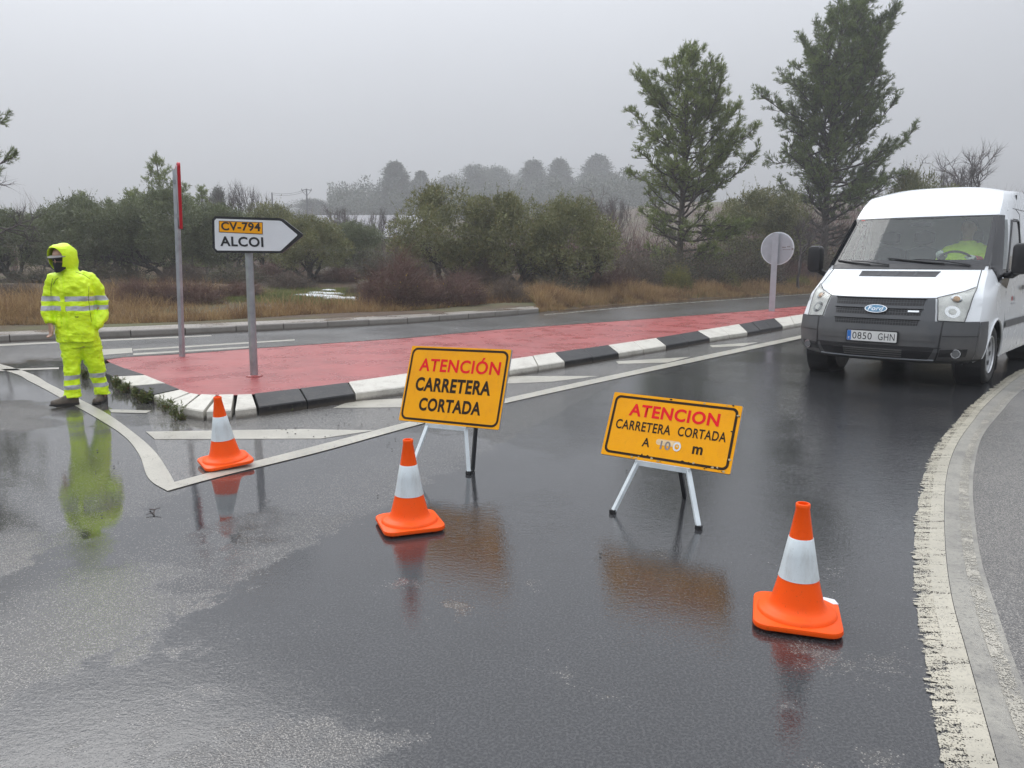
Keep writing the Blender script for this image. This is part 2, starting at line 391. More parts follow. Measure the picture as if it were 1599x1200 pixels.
# ------------------------------------------------------------------ terrain
W2 = lambda q: (float(q[0]), float(q[1]))
KERB_B = [(-330, 556), (0, 535), (200, 527), (324, 521), (488, 513), (640, 505), (762, 496), (841, 489)]
kb = [G(*q)[:2] for q in KERB_B]
VERGE = [(841, 488), (900, 482), (1000, 474), (1130, 465), (1260, 456.5), (1420, 447)]
vg = [G(*q)[:2] for q in VERGE]
vx = np.array([-60.0] + [q[0] for q in kb] + [q[0] for q in vg[1:]] + [60.0])
vy = np.array([kb[0][1] - (kb[0][0] + 60) * -0.0 - 4.0] + [q[1] for q in kb] + [q[1] for q in vg[1:]] + [vg[-1][1] + (60 - vg[-1][0]) * 0.95])
def edge_y(x): return np.interp(x, vx, vy)
def smooth(a, b, x):
    t = np.clip((x - a) / (b - a), 0, 1); return t * t * (3 - 2 * t)
def ground_z(x, y):
    x = np.asarray(x, float); y = np.asarray(y, float)
    d = y - edge_y(x)
    z = -0.06 + 0.20 * smooth(0.0, 1.6, d) + 0.45 * smooth(2, 22, d)
    z = z + 0.75 * smooth(4, 16, d) * smooth(2, 12, x)                 # the bank under the two pines
    z = z + 10.5 * smooth(70, 190, y) + 8.0 * smooth(190, 330, y)
    z = z + 3.0 * smooth(40, 75, y) * smooth(14, 40, x)
    z = z + 5.0 * smooth(120, 220, y) * smooth(60, -60, x - 20) * 0 
    z = z + 0.10 * np.sin(x * 0.8 + 1.3) * np.cos(y * 0.55) * smooth(1, 5, d)
    return z
xs = np.unique(np.concatenate([np.linspace(-420, -60, 30), np.linspace(-60, 60, 161), np.linspace(60, 420, 30)]))
ys = np.unique(np.concatenate([np.linspace(-90, 6, 14), np.linspace(6, 60, 109), np.linspace(60, 420, 70)]))
X, Y = np.meshgrid(xs, ys); Z = ground_z(X, Y)
nx, ny = len(xs), len(ys)
idx = np.arange(nx * ny).reshape(ny, nx)
me = np_mesh('ground', np.stack([X.ravel(), Y.ravel(), Z.ravel()], 1), np.stack([idx[:-1, :-1].ravel(), idx[:-1, 1:].ravel(), idx[1:, 1:].ravel(), idx[1:, :-1].ravel()], 1), M['soil'], smooth=True)
tag(link(bpy.data.objects.new('ground', me)), kind='structure')

# ------------------------------------------------------------------ road sheets
mb = MB()
far = [(float(x), float(edge_y(x)) + (0.0 if x < kb[-1][0] else 0.12)) for x in list(np.linspace(-60, kb[-1][0], 12)) + list(np.linspace(kb[-1][0] + .3, 60, 30))]
mb.poly([(-60, -60, 0)] + [(60, -60, 0)] + [(x, y, 0) for x, y in reversed(far)])
tag(mb.build('road', M['road'], fix=False), kind='structure')
def strip(name, a, b, z, mat, sub=6, kind='structure', mb=None, jit=0.0):
    own = mb is None; mb = mb or MB()
    def dense(pts):
        pts = [np.array(q[:2], float) for q in pts]; out = []
        for i in range(len(pts) - 1):
            p0, p1, p2, p3 = pts[max(i - 1, 0)], pts[i], pts[i + 1], pts[min(i + 2, len(pts) - 1)]
            for k in range(sub):
                t = k / sub
                out.append(0.5 * ((2 * p1) + (p2 - p0) * t + (2 * p0 - 5 * p1 + 4 * p2 - p3) * t * t + (3 * p1 - p0 - 3 * p2 + p3) * t ** 3))
        return out + [pts[-1]]
    a, b = dense(a), dense(b); n = min(len(a), len(b))
    if jit: a = [p_ + (p_ - q_) / (np.linalg.norm(p_ - q_) + 1e-6) * random.uniform(-jit, jit * .7) * (1 + math.sin(i * .13)) for i, (p_, q_) in enumerate(zip(a, b))]
    mb.add([(*q, z) for q in a[:n]] + [(*q, z) for q in b[:n]], [(i, i + 1, n + i + 1, n + i) for i in range(n - 1)])
    if own:
        o = mb.build(name, mat, fix=False)
        bm = bmesh.new(); bm.from_mesh(o.data)
        for f in bm.faces:
            f.normal_update()
            if f.normal.z < 0: f.normal_flip()
        bm.to_mesh(o.data); bm.free()
        return tag(o, kind=kind)
# road behind the island and at the mouth of the junction: the older grey surface
isl_far = [(-330, 590), (60, 566), (166, 560), (280, 554), (400, 544), (640, 528), (775, 515), (950, 503), (1125, 490), (1257, 478), (1420, 464)]
a = [(-60, kb[0][1] - 4)] + [tuple(q) for q in kb] + [tuple(q) for q in vg[1:]]
a = [G(px, py)[:2] for px, py in [(-330, 557), (0, 536.5), (200, 528.5), (400, 519), (640, 507), (841, 491), (1000, 477), (1260, 459), (1420, 449)]]
b = [G(px, py)[:2] for px, py in [(-330, 600), (0, 582), (200, 562), (400, 549), (640, 533), (841, 515), (1000, 502), (1260, 481), (1420, 470)]]
strip('road_far_lane', a, b, 0.002, M['far_road'])
a = [G(px, py)[:2] for px, py in [(228, 640), (400, 640), (560, 622), (800, 580), (966, 555), (1108, 530), (1257, 503), (1340, 488)]]
b = [G(px, py)[:2] for px, py in [(262, 764), (430, 722), (600, 674), (800, 624), (966, 587), (1108, 556), (1257, 526), (1340, 510)]]
strip('road_hatched_area', a, b, 0.002, M['old_road'])
# right-hand gutter and shoulder
PA = [(1700, 545), (1640, 566), (1586, 588), (1531, 628), (1503, 673), (1466, 719), (1446, 758), (1441, 815), (1444, 880), (1453, 940), (1467, 1010), (1485, 1110), (1507, 1195)]
PB = [(1700, 541), (1650, 562), (1599, 584), (1548, 625), (1517, 662), (1494, 696), (1480, 736), (1475, 787), (1477, 860), (1487, 935), (1510, 1020), (1535, 1110), (1560, 1200)]
PC = [(1715, 552), (1665, 577), (1599, 608), (1560, 648), (1534, 682), (1523, 721), (1519, 758), (1521, 801), (1532, 875), (1555, 950), (1582, 1030), (1622, 1130), (1660, 1210)]
wa, wb, wc = [[G(*q)[:2] for q in L] for L in (PA, PB, PC)]
def ext(L, d=3.5):
    L = list(L); t = L[-1] - L[-3]; t = t / np.linalg.norm(t); L.append(L[-1] + t * d * .5); L.append(L[-1] + t * d * .5)
    return L
wa, wb, wc = ext(wa), ext(wb), ext(wc)
def nrm2(P, i):
    t = P[min(i + 1, len(P) - 1)] - P[max(i - 1, 0)]; t = t / np.linalg.norm(t); return np.array([-t[1], t[0]])
sgn_ = 1.0 if nrm2(wb, 8) @ (wa[8] - wb[8]) > 0 else -1.0
wa = [q + sgn_ * nrm2(wb, i) * float(np.interp(q[1], [2, 5, 9], [0.125, 0.115, 0.085])) for i, q in enumerate(wb)]
wo = [q + np.array([14.0, 3.0 - 0.3 * i]) for i, q in enumerate(wc)]
strip('road_shoulder', wc, wo, 0.003, M['shoulder'])
strip('road_gutter', wb, wc, 0.004, M['gutter'])
fr_ = [a_ * 0.62 + b_ * 0.38 for a_, b_ in zip(wa, wb)]
strip('road_edge_paint', fr_, [q - np.array([0.003, 0]) for q in wb], 0.0045, M['line_rough'])
strip('road_edge_fringe', [q - np.array([0.03, 0]) for q in wa], fr_, 0.0045, M['line_ragged'], sub=60, jit=0.016)
# paint on the gutter itself: a thin worn streak along its middle and outer edge
mid1 = [b_ * 0.5 + c_ * 0.5 for b_, c_ in zip(wb, wc)]; mid2 = [b_ * 0.14 + c_ * 0.86 for b_, c_ in zip(wb, wc)]
strip('gutter_paint', mid1, mid2, 0.0065, M['line_worn'])
# markings
def mark(polys, name, mat, z=0.0045):
    mb = MB()
    for P in polys: mb.poly([(*G(*q)[:2], z) for q in P])
    o = mb.build(name, mat, fix=False)
    bm = bmesh.new(); bm.from_mesh(o.data)
    for f in bm.faces:
        f.normal_update()
        if f.normal.z < 0: f.normal_flip()
    bmesh.ops.triangulate(bm, faces=bm.faces); bm.to_mesh(o.data); bm.free()
    return tag(o, kind='structure')
strip('give_way_line', [G(*q)[:2] for q in [(-160, 535), (0, 577), (48, 597), (100, 625), (160, 659), (196, 684), (218, 712), (232, 748), (262, 768)]],
      [G(*q)[:2] for q in [(-150, 531), (18, 574), (80, 602), (124, 624), (166, 646), (208, 676), (240, 704), (260, 732), (273, 755)]], 0.0045, M['line'])
strip('lane_edge_line', [G(*q)[:2] for q in [(262, 768), (340, 746.5), (440, 722), (520, 701.5), (657, 663.5), (788, 631), (950, 595), (1125, 557), (1257, 528), (1345, 508)]],
      [G(*q)[:2] for q in [(273, 754), (340, 736), (440, 711), (520, 690.5), (657, 655), (788, 623.5), (950, 588), (1125, 550.5), (1257, 523), (1345, 504)]], 0.006, M['line'])
mark([[(228, 675), (242, 687), (500, 686), (585, 673), (470, 671)], [(520, 638), (548, 627), (628, 623), (628, 637)],
      [(790, 588), (935, 588), (860, 597), (790, 600)], [(962, 565), (1078, 558), (1042, 567), (966, 569)],
      [(1108, 540), (1184, 535), (1160, 541), (1112, 543)], [(170, 640), (236, 642), (228, 646), (174, 645)]], 'hatching', M['line'])
mark([[(150, 547), (206, 544), (207, 551.5), (150, 556)], [(208, 546), (460, 530.5), (460, 532.5), (208, 548.5)], [(208, 552.5), (392, 541.5), (392, 543.5), (208, 555.5)],
      [(-200, 549), (0, 538), (92, 534), (330, 524), (330, 525.5), (92, 536.5), (0, 541), (-200, 553)], [(-60, 579), (92, 574.5), (92, 577), (-60, 582)]], 'far_lane_lines', M['line'])
mark([[(850, 491.5), (1000, 478), (1260, 459.5), (1400, 450.5), (1400, 451.2), (1260, 460.3), (1000, 479), (850, 493)]], 'verge_line', M['line_worn'])
# crack in the give-way mouth
# ------------------------------------------------------------------ pavement across the road
KT = 0.13
kt = [G(*q)[:2] for q in KERB_B]
back = [G(px, py, KT)[:2] for px, py in [(-330, 527), (0, 513), (200, 507), (324, 502), (488, 493.5), (640, 485.5), (762, 478.5), (836, 475)]]
inner = [q + (b_ - q) / np.linalg.norm(b_ - q) * 0.15 for q, b_ in zip(kt, back)]
mb = MB()
n = len(kt)
mb.add([(*q, KT - 0.01) for q in inner] + [(*q, KT - 0.01) for q in back], [(i, i + 1, n + i + 1, n + i) for i in range(n - 1)])
mb.add([(*q, KT - 0.01) for q in back] + [(*q, -0.1) for q in back], [(i, i + 1, n + i + 1, n + i) for i in range(n - 1)])
tag(mb.build('pavement', M['pavement']), kind='structure')
# one kerb line of metre-long concrete blocks
path = [np.array(q) for q in kt]
seg = np.cumsum([0] + [np.linalg.norm(path[i + 1] - path[i]) for i in range(n - 1)])
def along(s, P): return np.array([np.interp(s, seg, [q[0] for q in P]), np.interp(s, seg, [q[1] for q in P])])
mb = MB(); L = seg[-1]; k = 0
cuts = np.arange(0, L, 1.0)
for s0 in cuts:
    s1 = min(s0 + 0.985, L)
    A0, A1, B0, B1 = along(s0, path), along(s1, path), along(s0, inner), along(s1, inner)
    j = random.uniform(-0.006, 0.006)
    pr = []
    for A, B in ((A0, B0), (A1, B1)):
        dirn = (B - A) / np.linalg.norm(B - A)
        pr.append([(*(A), -0.05), (*(A + dirn * 0.012), KT - 0.02 + j), (*(A + dirn * 0.03), KT + j), (*B, KT + j), (*B, -0.05)])
    mb.loft(pr, caps=True)
mb.add([(*along(0, path) + 0.004, 0), (*along(L, path) , 0), (*along(L, inner), 0.0), (*along(0, inner), 0)], [(0, 1, 2, 3)])
tag(mb.build('kerb', M['kerb_grey']), kind='structure')
# ------------------------------------------------------------------ the red traffic island
IT = 0.155
out_px = [(1360, 489), (1300, 500.5), (1257, 509), (1222, 516), (1167, 526), (1108, 535.5), (1040, 548), (966, 560.5), (882, 575), (795, 589), (645, 615), (555, 628), (480, 639.5), (404, 650.5),
          (365, 655.5), (320, 658), (286, 651.5), (262, 641), (240, 630), (208, 615), (176, 600), (160, 592), (147, 583)]
in_px = [(1360, 473), (1300, 484), (1257, 491), (1209, 498), (1154, 507), (1090, 517.5), (1025, 528.5), (950, 539.5), (867, 551.5), (795, 562), (640, 584), (544, 598), (468, 607.5), (396, 616),
         (368, 617.5), (340, 618), (312, 617), (296, 614.5), (280, 609), (258, 600), (226, 587), (196, 576.5), (172, 567)]
oO = [G(*q)[:2] for q in out_px]; oI = [G(*q, IT)[:2] for q in in_px]
farI = [G(*q, IT)[:2] for q in [(166, 562.5), (192, 558.5), (280, 553.5), (400, 544.5), (640, 528), (775, 515.5), (950, 503), (1125, 490), (1257, 478.5), (1360, 470)]]
island = tag(empty('traffic_island', (*oI[12], 0)), 'raised red painted traffic island edged with black and white kerb stones', 'traffic island')
org = (*oI[12], 0)
mb = MB(); top = [(*q, IT) for q in oI] + [(*q, IT) for q in farI]
mb.poly(top)
mb.add([(*q, IT) for q in farI] + [(*q, -0.05) for q in farI], [(i, i + 1, len(farI) + i + 1, len(farI) + i) for i in range(len(farI) - 1)])
o = mb.build('painted_top', M['red_top'], island, org=org)
bm = bmesh.new(); bm.from_mesh(o.data); bmesh.ops.triangulate(bm, faces=bm.faces); bm.to_mesh(o.data); bm.free()
def stone(P0, P1, Q0, Q1, mat, gap=0.012):
    """one chamfered kerb stone between two stations, outer foot P and inner top Q"""
    d = (P1 - P0) / np.linalg.norm(P1 - P0); e = (Q1 - Q0) / np.linalg.norm(Q1 - Q0)
    P0, P1, Q0, Q1 = P0 + d * gap, P1 - d * gap, Q0 + e * gap, Q1 - e * gap
    mb = MB(); rs = []
    j = random.uniform(-0.005, 0.005)
    for P, Q in ((P0, Q0), (P1, Q1)):
        w = Q - P
        rs.append([(*P, -0.04), (*P, 0.082 + j), (*(P + w * 0.03), 0.094 + j), (*(P + w * 0.95), IT + 0.006 + j), (*Q, IT + 0.008 + j), (*Q, -0.04)])
    k = 4
    rings = [[tuple(np.array(a) * (1 - t) + np.array(b) * t) for a, b in zip(*rs)] for t in (0, 0.012, 0.5, 0.988, 1)]
    for q in (0, 4): rings[q] = [(x + (0.006 if False else 0), y, z - (0.006 if i in (1, 2, 3, 4) else 0)) for i, (x, y, z) in enumerate(rings[q])]
    mb.loft(rings, caps=True)
    o = mb.build('kerb_stone', mat, island, org=org)
    return o
cols = 'bbwbwbwbwwwbbwwwwwbwbb'
for i in range(len(oO) - 1):
    c = cols[i]
    sub = 1
    ln = np.linalg.norm(oO[i + 1] - oO[i])
    if ln > 0.8 : sub = max(1, int(round(ln / 0.72)))
    for k in range(sub):
        t0, t1 = k / sub, (k + 1) / sub
        stone(oO[i] + (oO[i + 1] - oO[i]) * t0, oO[i] + (oO[i + 1] - oO[i]) * t1, oI[i] + (oI[i + 1] - oI[i]) * t0, oI[i] + (oI[i + 1] - oI[i]) * t1, M['kerb_black'] if c == 'b' else M['kerb_white'], 0.018 if 13 <= i <= 17 else 0.007)
# low white edging at the far side of the island
mb = MB(); fo = []
for i, q in enumerate(farI):
    t = farI[min(i + 1, len(farI) - 1)] - farI[max(i - 1, 0)]; t = t / np.linalg.norm(t)
    fo.append(q + np.array([-t[1], t[0]]) * 0.16)
n = len(farI)
mb.add([(*q, IT + 0.005) for q in farI] + [(*q, 0.07) for q in fo] + [(*q, -0.04) for q in fo], [(i, i + 1, n + i + 1, n + i) for i in range(n - 1)] + [(n + i, n + i + 1, 2 * n + i + 1, 2 * n + i) for i in range(n - 1)])
mb.build('kerb_edging', M['kerb_white'], island, org=org)
# ------------------------------------------------------------------ small-object materials
M['galv'] = simple('galvanised_steel', (0.36, 0.38, 0.40), 0.42, 0.75, 0.22, 9, 0.1, 40)
M['alu'] = simple('grey_aluminium_back', (0.40, 0.42, 0.45), 0.45, 0.35, 0.12, 6)
M['sign_white'] = simple('sign_white_sheet', (0.66, 0.69, 0.72), 0.35, 0, 0.05, 4)
M['sign_black'] = simple('sign_black_sheet', (0.012, 0.013, 0.015), 0.35)
M['sign_yellow'] = simple('road_number_yellow', (0.84, 0.36, 0.004), 0.5, 0, 0.05, Specular_IOR_Level=0.15)
M['works_yellow'] = simple('roadworks_yellow_sheet', (0.86, 0.37, 0.001), 0.55, 0, 0.06, 5, Specular_IOR_Level=0.12)
m = NT('weathered_works_sheet'); p = m.obj()
c = m.mix(m.step(m.noise(p, 7, 6, 0.7), 0.4, 0.75), (0.87, 0.375, 0.001), (0.80, 0.33, 0.004))
c = m.mix(m.math('MULTIPLY', m.step(m.noise(m.vscale(p, (26, 26, 2.5)), 1.0, 5, 0.7), 0.56, 0.78), 0.30), c, (0.42, 0.19, 0.03))
c = m.mix(m.math('MULTIPLY', m.step(m.noise(p, 90, 4, 0.75), 0.66, 0.76), 0.6), c, (0.30, 0.15, 0.04))
M['works_yellow'] = m.done(m.pbr(c, m.lerp(m.noise(p, 18, 5, 0.7), 0.3, 0.7, 0.25, 0.65), 0, m.bump(m.noise(p, 5, 2), 0.06, 0.02), Specular_IOR_Level=0.16))
M['works_black'] = simple('roadworks_black_sheet', (0.026, 0.015, 0.008), 0.55, Specular_IOR_Level=0.15)
M['works_red'] = simple('roadworks_red_sheet', (0.74, 0.012, 0.022), 0.55, 0, 0.08, Specular_IOR_Level=0.12)
M['faded'] = simple('faded_grey_letters', (0.22, 0.20, 0.20), 0.5, 0, 0.35, 40)
M['smear'] = simple('pale_paint_smear', (0.72, 0.52, 0.28), 0.5, 0, 0.2, 30)
M['chip'] = simple('worn_bare_patch', (0.40, 0.33, 0.20), 0.5, 0.2, 0.3, 40)
M['trestle_white'] = simple('white_enamelled_steel', (0.62, 0.68, 0.70), 0.35, 0.0, 0.15, 12)
M['black_steel'] = simple('black_steel', (0.02, 0.022, 0.025), 0.4)
M['red_rim'] = simple('sign_red_rim', (0.50, 0.012, 0.03), 0.35)
M['rubber'] = simple('black_rubber', (0.014, 0.014, 0.015), 0.6, 0, 0.2, 20, 0.1)
m = NT('orange_cone_plastic'); p = m.obj()
c = m.mix(m.step(m.noise(p, 9, 6, 0.7), 0.52, 0.75), (0.95, 0.098, 0.003), (0.86, 0.080, 0.004))
c = m.mix(m.math('MULTIPLY', m.step(m.noise(p, 60, 5, 0.75), 0.60, 0.72), 0.6), c, (0.22, 0.05, 0.02))
c = m.mix(m.math('MULTIPLY', m.step(m.noise(m.vscale(p, (3, 3, 22)), 2.2, 5, 0.7), 0.60, 0.78), 0.35), c, (0.50, 0.12, 0.05))
M['cone_orange'] = m.done(m.pbr(c, 0.40, 0, m.bump(m.noise(p, 120, 3), 0.08, 0.003), Subsurface_Weight=0.05, Specular_IOR_Level=0.22))
m = NT('cone_sleeve'); p = m.obj()
c = m.mix(m.step(m.noise(m.vscale(p, (20, 20, 3)), 1.0, 5, 0.7), 0.45, 0.75), (0.60, 0.66, 0.68), (0.47, 0.50, 0.50))
c = m.mix(m.math('MULTIPLY', m.step(m.noise(p, 75, 4, 0.7), 0.63, 0.73), 0.5), c, (0.20, 0.17, 0.15))
M['cone_sleeve'] = m.done(m.pbr(c, 0.4, 0, m.bump(m.noise(p, 30, 4), 0.15, 0.006)))
M['cone_white'] = simple('cone_reflective_sleeve', (0.60, 0.66, 0.68), 0.42, 0, 0.10, 14, 0.06, 160)

# ------------------------------------------------------------------ traffic cones
def cone_parts(root):
    mb = MB()
    prof = [(0.0, 0.012), (0.12, 0.012), (0.12, 0.034), (0.158, 0.036), (0.155, 0.047), (0.146, 0.053), (0.124, 0.060), (0.112, 0.068), (0.104, 0.085), (0.0995, 0.10),
            (0.0755, 0.198), (0.046, 0.36), (0.0270, 0.478), (0.0285, 0.482), (0.0285, 0.496), (0.0260, 0.499), (0.0215, 0.499), (0.0205, 0.44), (0.0, 0.43)]
    mb.lathe(prof, 40); mb.build('cone_body', M['cone_orange'], root, smooth=50)
    mb = MB()
    def sq(w, z, r): return [(a, b, z) for a, b in rounded(w, w, r, 6)]
    mb.loft([sq(0.315, 0.010, 0.05), sq(0.337, 0.012, 0.055), sq(0.345, 0.020, 0.06), sq(0.340, 0.033, 0.06), sq(0.322, 0.037, 0.055)])
    for sx in (-1, 1):
        for sy in (-1, 1): mb.lathe([(0.0, 0), (0.02, 0), (0.022, 0.012), (0.0, 0.013)], 10, (sx * .11, sy * .11, 0))
    mb.build('base', M['cone_orange'], root, smooth=45)
    mb = MB()
    r0, r1 = 0.0755 + (0.198 - 0.190) * 0.245, 0.046
    f = lambda z: np.interp(z, [0.10, 0.198, 0.36, 0.478], [0.0995, 0.0755, 0.046, 0.0270]) + 0.0022
    mb.lathe([(f(0.186) - 0.002, 0.186), (f(0.186), 0.187), (f(0.198), 0.198), (f(0.28), 0.28), (f(0.356), 0.356), (f(0.357) - 0.002, 0.3575)], 40)
    mb.build('reflective_sleeve', M['cone_sleeve'], root, smooth=50)
def copy_tree(o, parent=None):
    c = o.copy(); COL.objects.link(c)
    if parent is not None: c.parent = parent
    for ch in [k for k in bpy.data.objects if k.parent == o]: copy_tree(ch, c)
    return c
cone_spots = [((353, 727), 33, 'orange traffic cone standing on the tip of the white line before the red island'),
              ((640, 822), 20, 'orange traffic cone standing left of the ATENCION CARRETERA CORTADA sign legs'),
              ((1243, 967), -18, 'orange traffic cone nearest the camera with a white patch on one base corner')]
cone = empty('traffic_cone'); cone_parts(cone)
cones = [cone] + [copy_tree(cone) for _ in range(2)]
for o, (q, a, lab) in zip(cones, cone_spots):
    g = G(*q); o.location = (g[0], g[1], 0.016 if o is cones[0] else 0.001); o.rotation_euler = (0, 0, R(a)); tag(o, lab, 'traffic cone', 'orange traffic cones closing the lane')
cones[0].rotation_euler = (R(2.0), R(-4), R(33)); 
mb = MB(); mb.add([(0.166, -0.118, 0.0345), (0.166, -0.164, 0.0345), (0.120, -0.166, 0.0385), (0.125, -0.135, 0.0392)], [(3, 2, 1, 0)])
q = [(0.171 - 0.0, 0.115), (0.158, 0.158), (0.115, 0.171), (0.108, 0.150), (0.150, 0.108)]
mb = MB(); mb.prism(q, 0.0345, 0.0385); mb.build('corner_patch', M['sign_white'], cones[2])

# ------------------------------------------------------------------ roadworks boards on trestles
def trestle_sign(name, ctr, eul, w, h, legs, label, lines, border, rb):
    root = tag(empty(name, (ctr[0], ctr[1], 0)), label, 'warning sign')
    M3 = Matrix.Rotation(R(eul[0]), 3, 'Z') @ Matrix.Rotation(R(eul[1]), 3, 'X') @ Matrix.Rotation(R(eul[2]), 3, 'Y')
    off = Vector((0, 0, ctr[2]))
    mp = lambda x, y, z: tuple(M3 @ Vector((x, y, z)) + off)
    def bp(mb, *a, **k):
        mb.v = [mp(*v) for v in mb.v]; return mb.build(*a, **k)
    mb = MB(); mb.plate(rounded(w, h, 0.008, 3), 0.0, 0.004); mb.plate(rounded(w - 0.03, h - 0.03, 0.008, 3), 0.004, 0.018)
    bp(mb, 'board', [M['works_yellow']], root)
    mb = MB(); mb.plate([(-w / 2, -h / 2), (w / 2, -h / 2), (w / 2, h / 2), (-w / 2, h / 2)], 0.0045, 0.022, 0)
    bp(mb, 'back_frame', M['alu'], root)
    mb = MB(); n = 6
    ring_plate(mb, rounded(w - 2 * border[0], h - 2 * border[0], rb, n), rounded(w - 2 * border[0] - 2 * border[1], h - 2 * border[0] - 2 * border[1], rb - border[1] * .8, n), -0.0012)
    bp(mb, 'border', M['works_black'], root)
    for (txt, tw, th, cx, cz, mat, bold) in lines:
        text_part('lettering', txt, tw, th, cx, cz, -0.0015, mat, root, bold, mapf=mp)
    return root, mp
def bar(mb, a, b, wd, th, mat=0):
    a, b = Vector(a), Vector(b); d = (b - a).normalized()
    s = d.cross(Vector((0, 0, 1))).normalized(); t = s.cross(d).normalized()
    rs = [[p + s * (sx * wd / 2) + t * (sy * th / 2) for sx, sy in ((-1, -1), (1, -1), (1, 1), (-1, 1))] for p in (a, b)]
    mb.loft(rs, mat=mat)
def legs_for(root, mp, w, h, lx, feet, rear, rearfoot, col):
    o = Vector(root.location)
    zb = -h / 2
    top = [Vector(mp(lx[0], 0.012, zb - 0.012)), Vector(mp(lx[1], 0.012, zb - 0.012))]
    for t, f in zip(top, feet):
        mb = MB(); f = Vector((f[0], f[1], 0.008)) - o; f.z = 0.008
        bar(mb, t, f, 0.026, 0.020); mb.build('front_leg', M['trestle_white'], root)
        mb = MB(); mb.box(f + Vector((0, 0, 0.004)), (0.034, 0.03, 0.022), Matrix.Rotation(R(-30), 3, 'Z')); mb.build('foot', M['rubber'], root)
    mb = MB(); a, b = Vector(mp(lx[0] - 0.012, 0.010, zb - 0.014)), Vector(mp(lx[1] + 0.012, 0.010, zb - 0.014)); bar(mb, a, b, 0.024, 0.03); mb.build('cross_bar', M['trestle_white'], root)
    for t, f in zip(rear, rearfoot):
        f = Vector((f[0], f[1], 0.004)) - o; f.z = 0.004
        mb = MB(); bar(mb, Vector(mp(t, 0.03, zb + 0.10)), f, 0.024, 0.024); mb.build('rear_leg', M['black_steel'], root)
K = H / 1.55
s1c = (-0.444 * K, 5.751 * K, H + (0.616 - 1.55) * K); s1 = (-29.6, -20.6, -1.3); w1, h1 = 0.9 * K, 0.6 * K
r1, mp1 = trestle_sign('roadworks_sign', s1c, s1, w1, h1, None, 'yellow roadworks board reading ATENCION CARRETERA CORTADA in three lines, on trestle legs',
    [('ATENCIÓN', 0.69, 0.121, 0.02, 0.156, M['works_red'], 0.022), ('CARRETERA', 0.645, 0.105, -0.008, -0.002, M['works_black'], 0.034), ('CORTADA', 0.53, 0.098, -0.004, -0.150, M['works_black'], 0.034)], (0.012, 0.016), 0.05)
legs_for(r1, mp1, w1, h1, (-0.17, 0.155), (G(641, 737), G(732, 741)), (0.215,), (G(738, 735),), None)
k2 = .418 / .6 * K
s2c = (1.396 * k2, 6.682 * k2, H - 1.49 * k2); s2 = (-32.2, -25.7, 0.8); w2, h2 = 1.2 * k2, .6 * k2
r2, mp2 = trestle_sign('roadworks_sign', s2c, s2, w2, h2, None, 'scuffed yellow roadworks board reading ATENCION CARRETERA CORTADA A 100 m, on trestle legs',
    [('ATENCION', 0.555, 0.078, 0.005, 0.100, M['works_red'], 0.03), ('CARRETERA', 0.350, 0.060, -0.165, 0.003, M['works_black'], 0.018), ('CORTADA', 0.285, 0.058, 0.196, 0.006, M['works_black'], 0.018),
     ('A', 0.048, 0.054, -0.125, -0.088, M['works_black'], 0.02), ('m', 0.060, 0.046, 0.190, -0.092, M['works_black'], 0.03), ('10', 0.062, 0.052, -0.004, -0.090, M['faded'], 0.02), ('0', 0.048, 0.054, 0.066, -0.088, M['sign_white'], 0.03)], (0.016, 0.015), 0.035)
mb = MB(); mb.plate(rounded(0.15, 0.035, 0.016, 4, 0.01, -0.074), -0.0009, -0.0003); mb.v = [mp2(*v) for v in mb.v]; mb.build('paint_smear', M['smear'], r2)
text_part('lettering', '0', 0.028, 0.032, 0.066, -0.088, -0.0022, M['works_yellow'], r2, 0.0, mapf=mp2)
rr = random.Random(4)
for _ in range(34):
    side = rr.choice('bbbrrt'); 
    if side == 'b': x, z = rr.uniform(-.2, .36), -h2 / 2 + rr.uniform(.004, .032)
    elif side == 'r': x, z = w2 / 2 - rr.uniform(.004, .036), rr.uniform(-.18, .18)
    else: x, z = rr.uniform(-.36, .36), h2 / 2 - rr.uniform(.003, .012)
    mb = MB(); n = rr.randint(5, 7); s = rr.uniform(0.003, 0.009)
    mb.plate([(x + s * rr.uniform(.5, 1.4) * math.cos(6.283 * i / n), z + s * rr.uniform(.4, 1) * math.sin(6.283 * i / n)) for i in range(n)], -0.0024, -0.0004)
    mb.v = [mp2(*v) for v in mb.v]; mb.build('scuff_mark', M[rr.choice(('chip', 'chip', 'works_black'))], r2)
legs_for(r2, mp2, w2, h2, (-0.155, 0.155), (G(957, 802), G(1091, 827)), (0.06,), (G(1069, 777),), None)

# ------------------------------------------------------------------ direction sign on its post
zb = IT
b = G(397, 588, zb)
y0 = b[1]
dirs = tag(empty('direction_sign', (b[0], b[1], zb)), 'white arrow-shaped direction sign to ALCOI with yellow CV-794 panel on a grey post', 'road sign')
tp = D(389, 397, y0); scl = (y0 / _c) / F * 1.0
pole_top = D(388.5, 392, y0)
mb = MB()
base_v = np.array([0, 0, 0.0]); t_v = pole_top - np.array([b[0], b[1], zb])
mb.tube([base_v, t_v * 0.35, t_v * 0.7, t_v], [0.045, 0.0445, 0.044, 0.043], 18); mb.build('post', M['galv'], dirs, smooth=True)
mb = MB(); mb.lathe([(0.0, 0.002), (0.095, 0.002), (0.09, 0.012), (0.058, 0.02), (0.0, 0.02)], 16); mb.build('footing', M['red_top'], dirs, smooth=True)
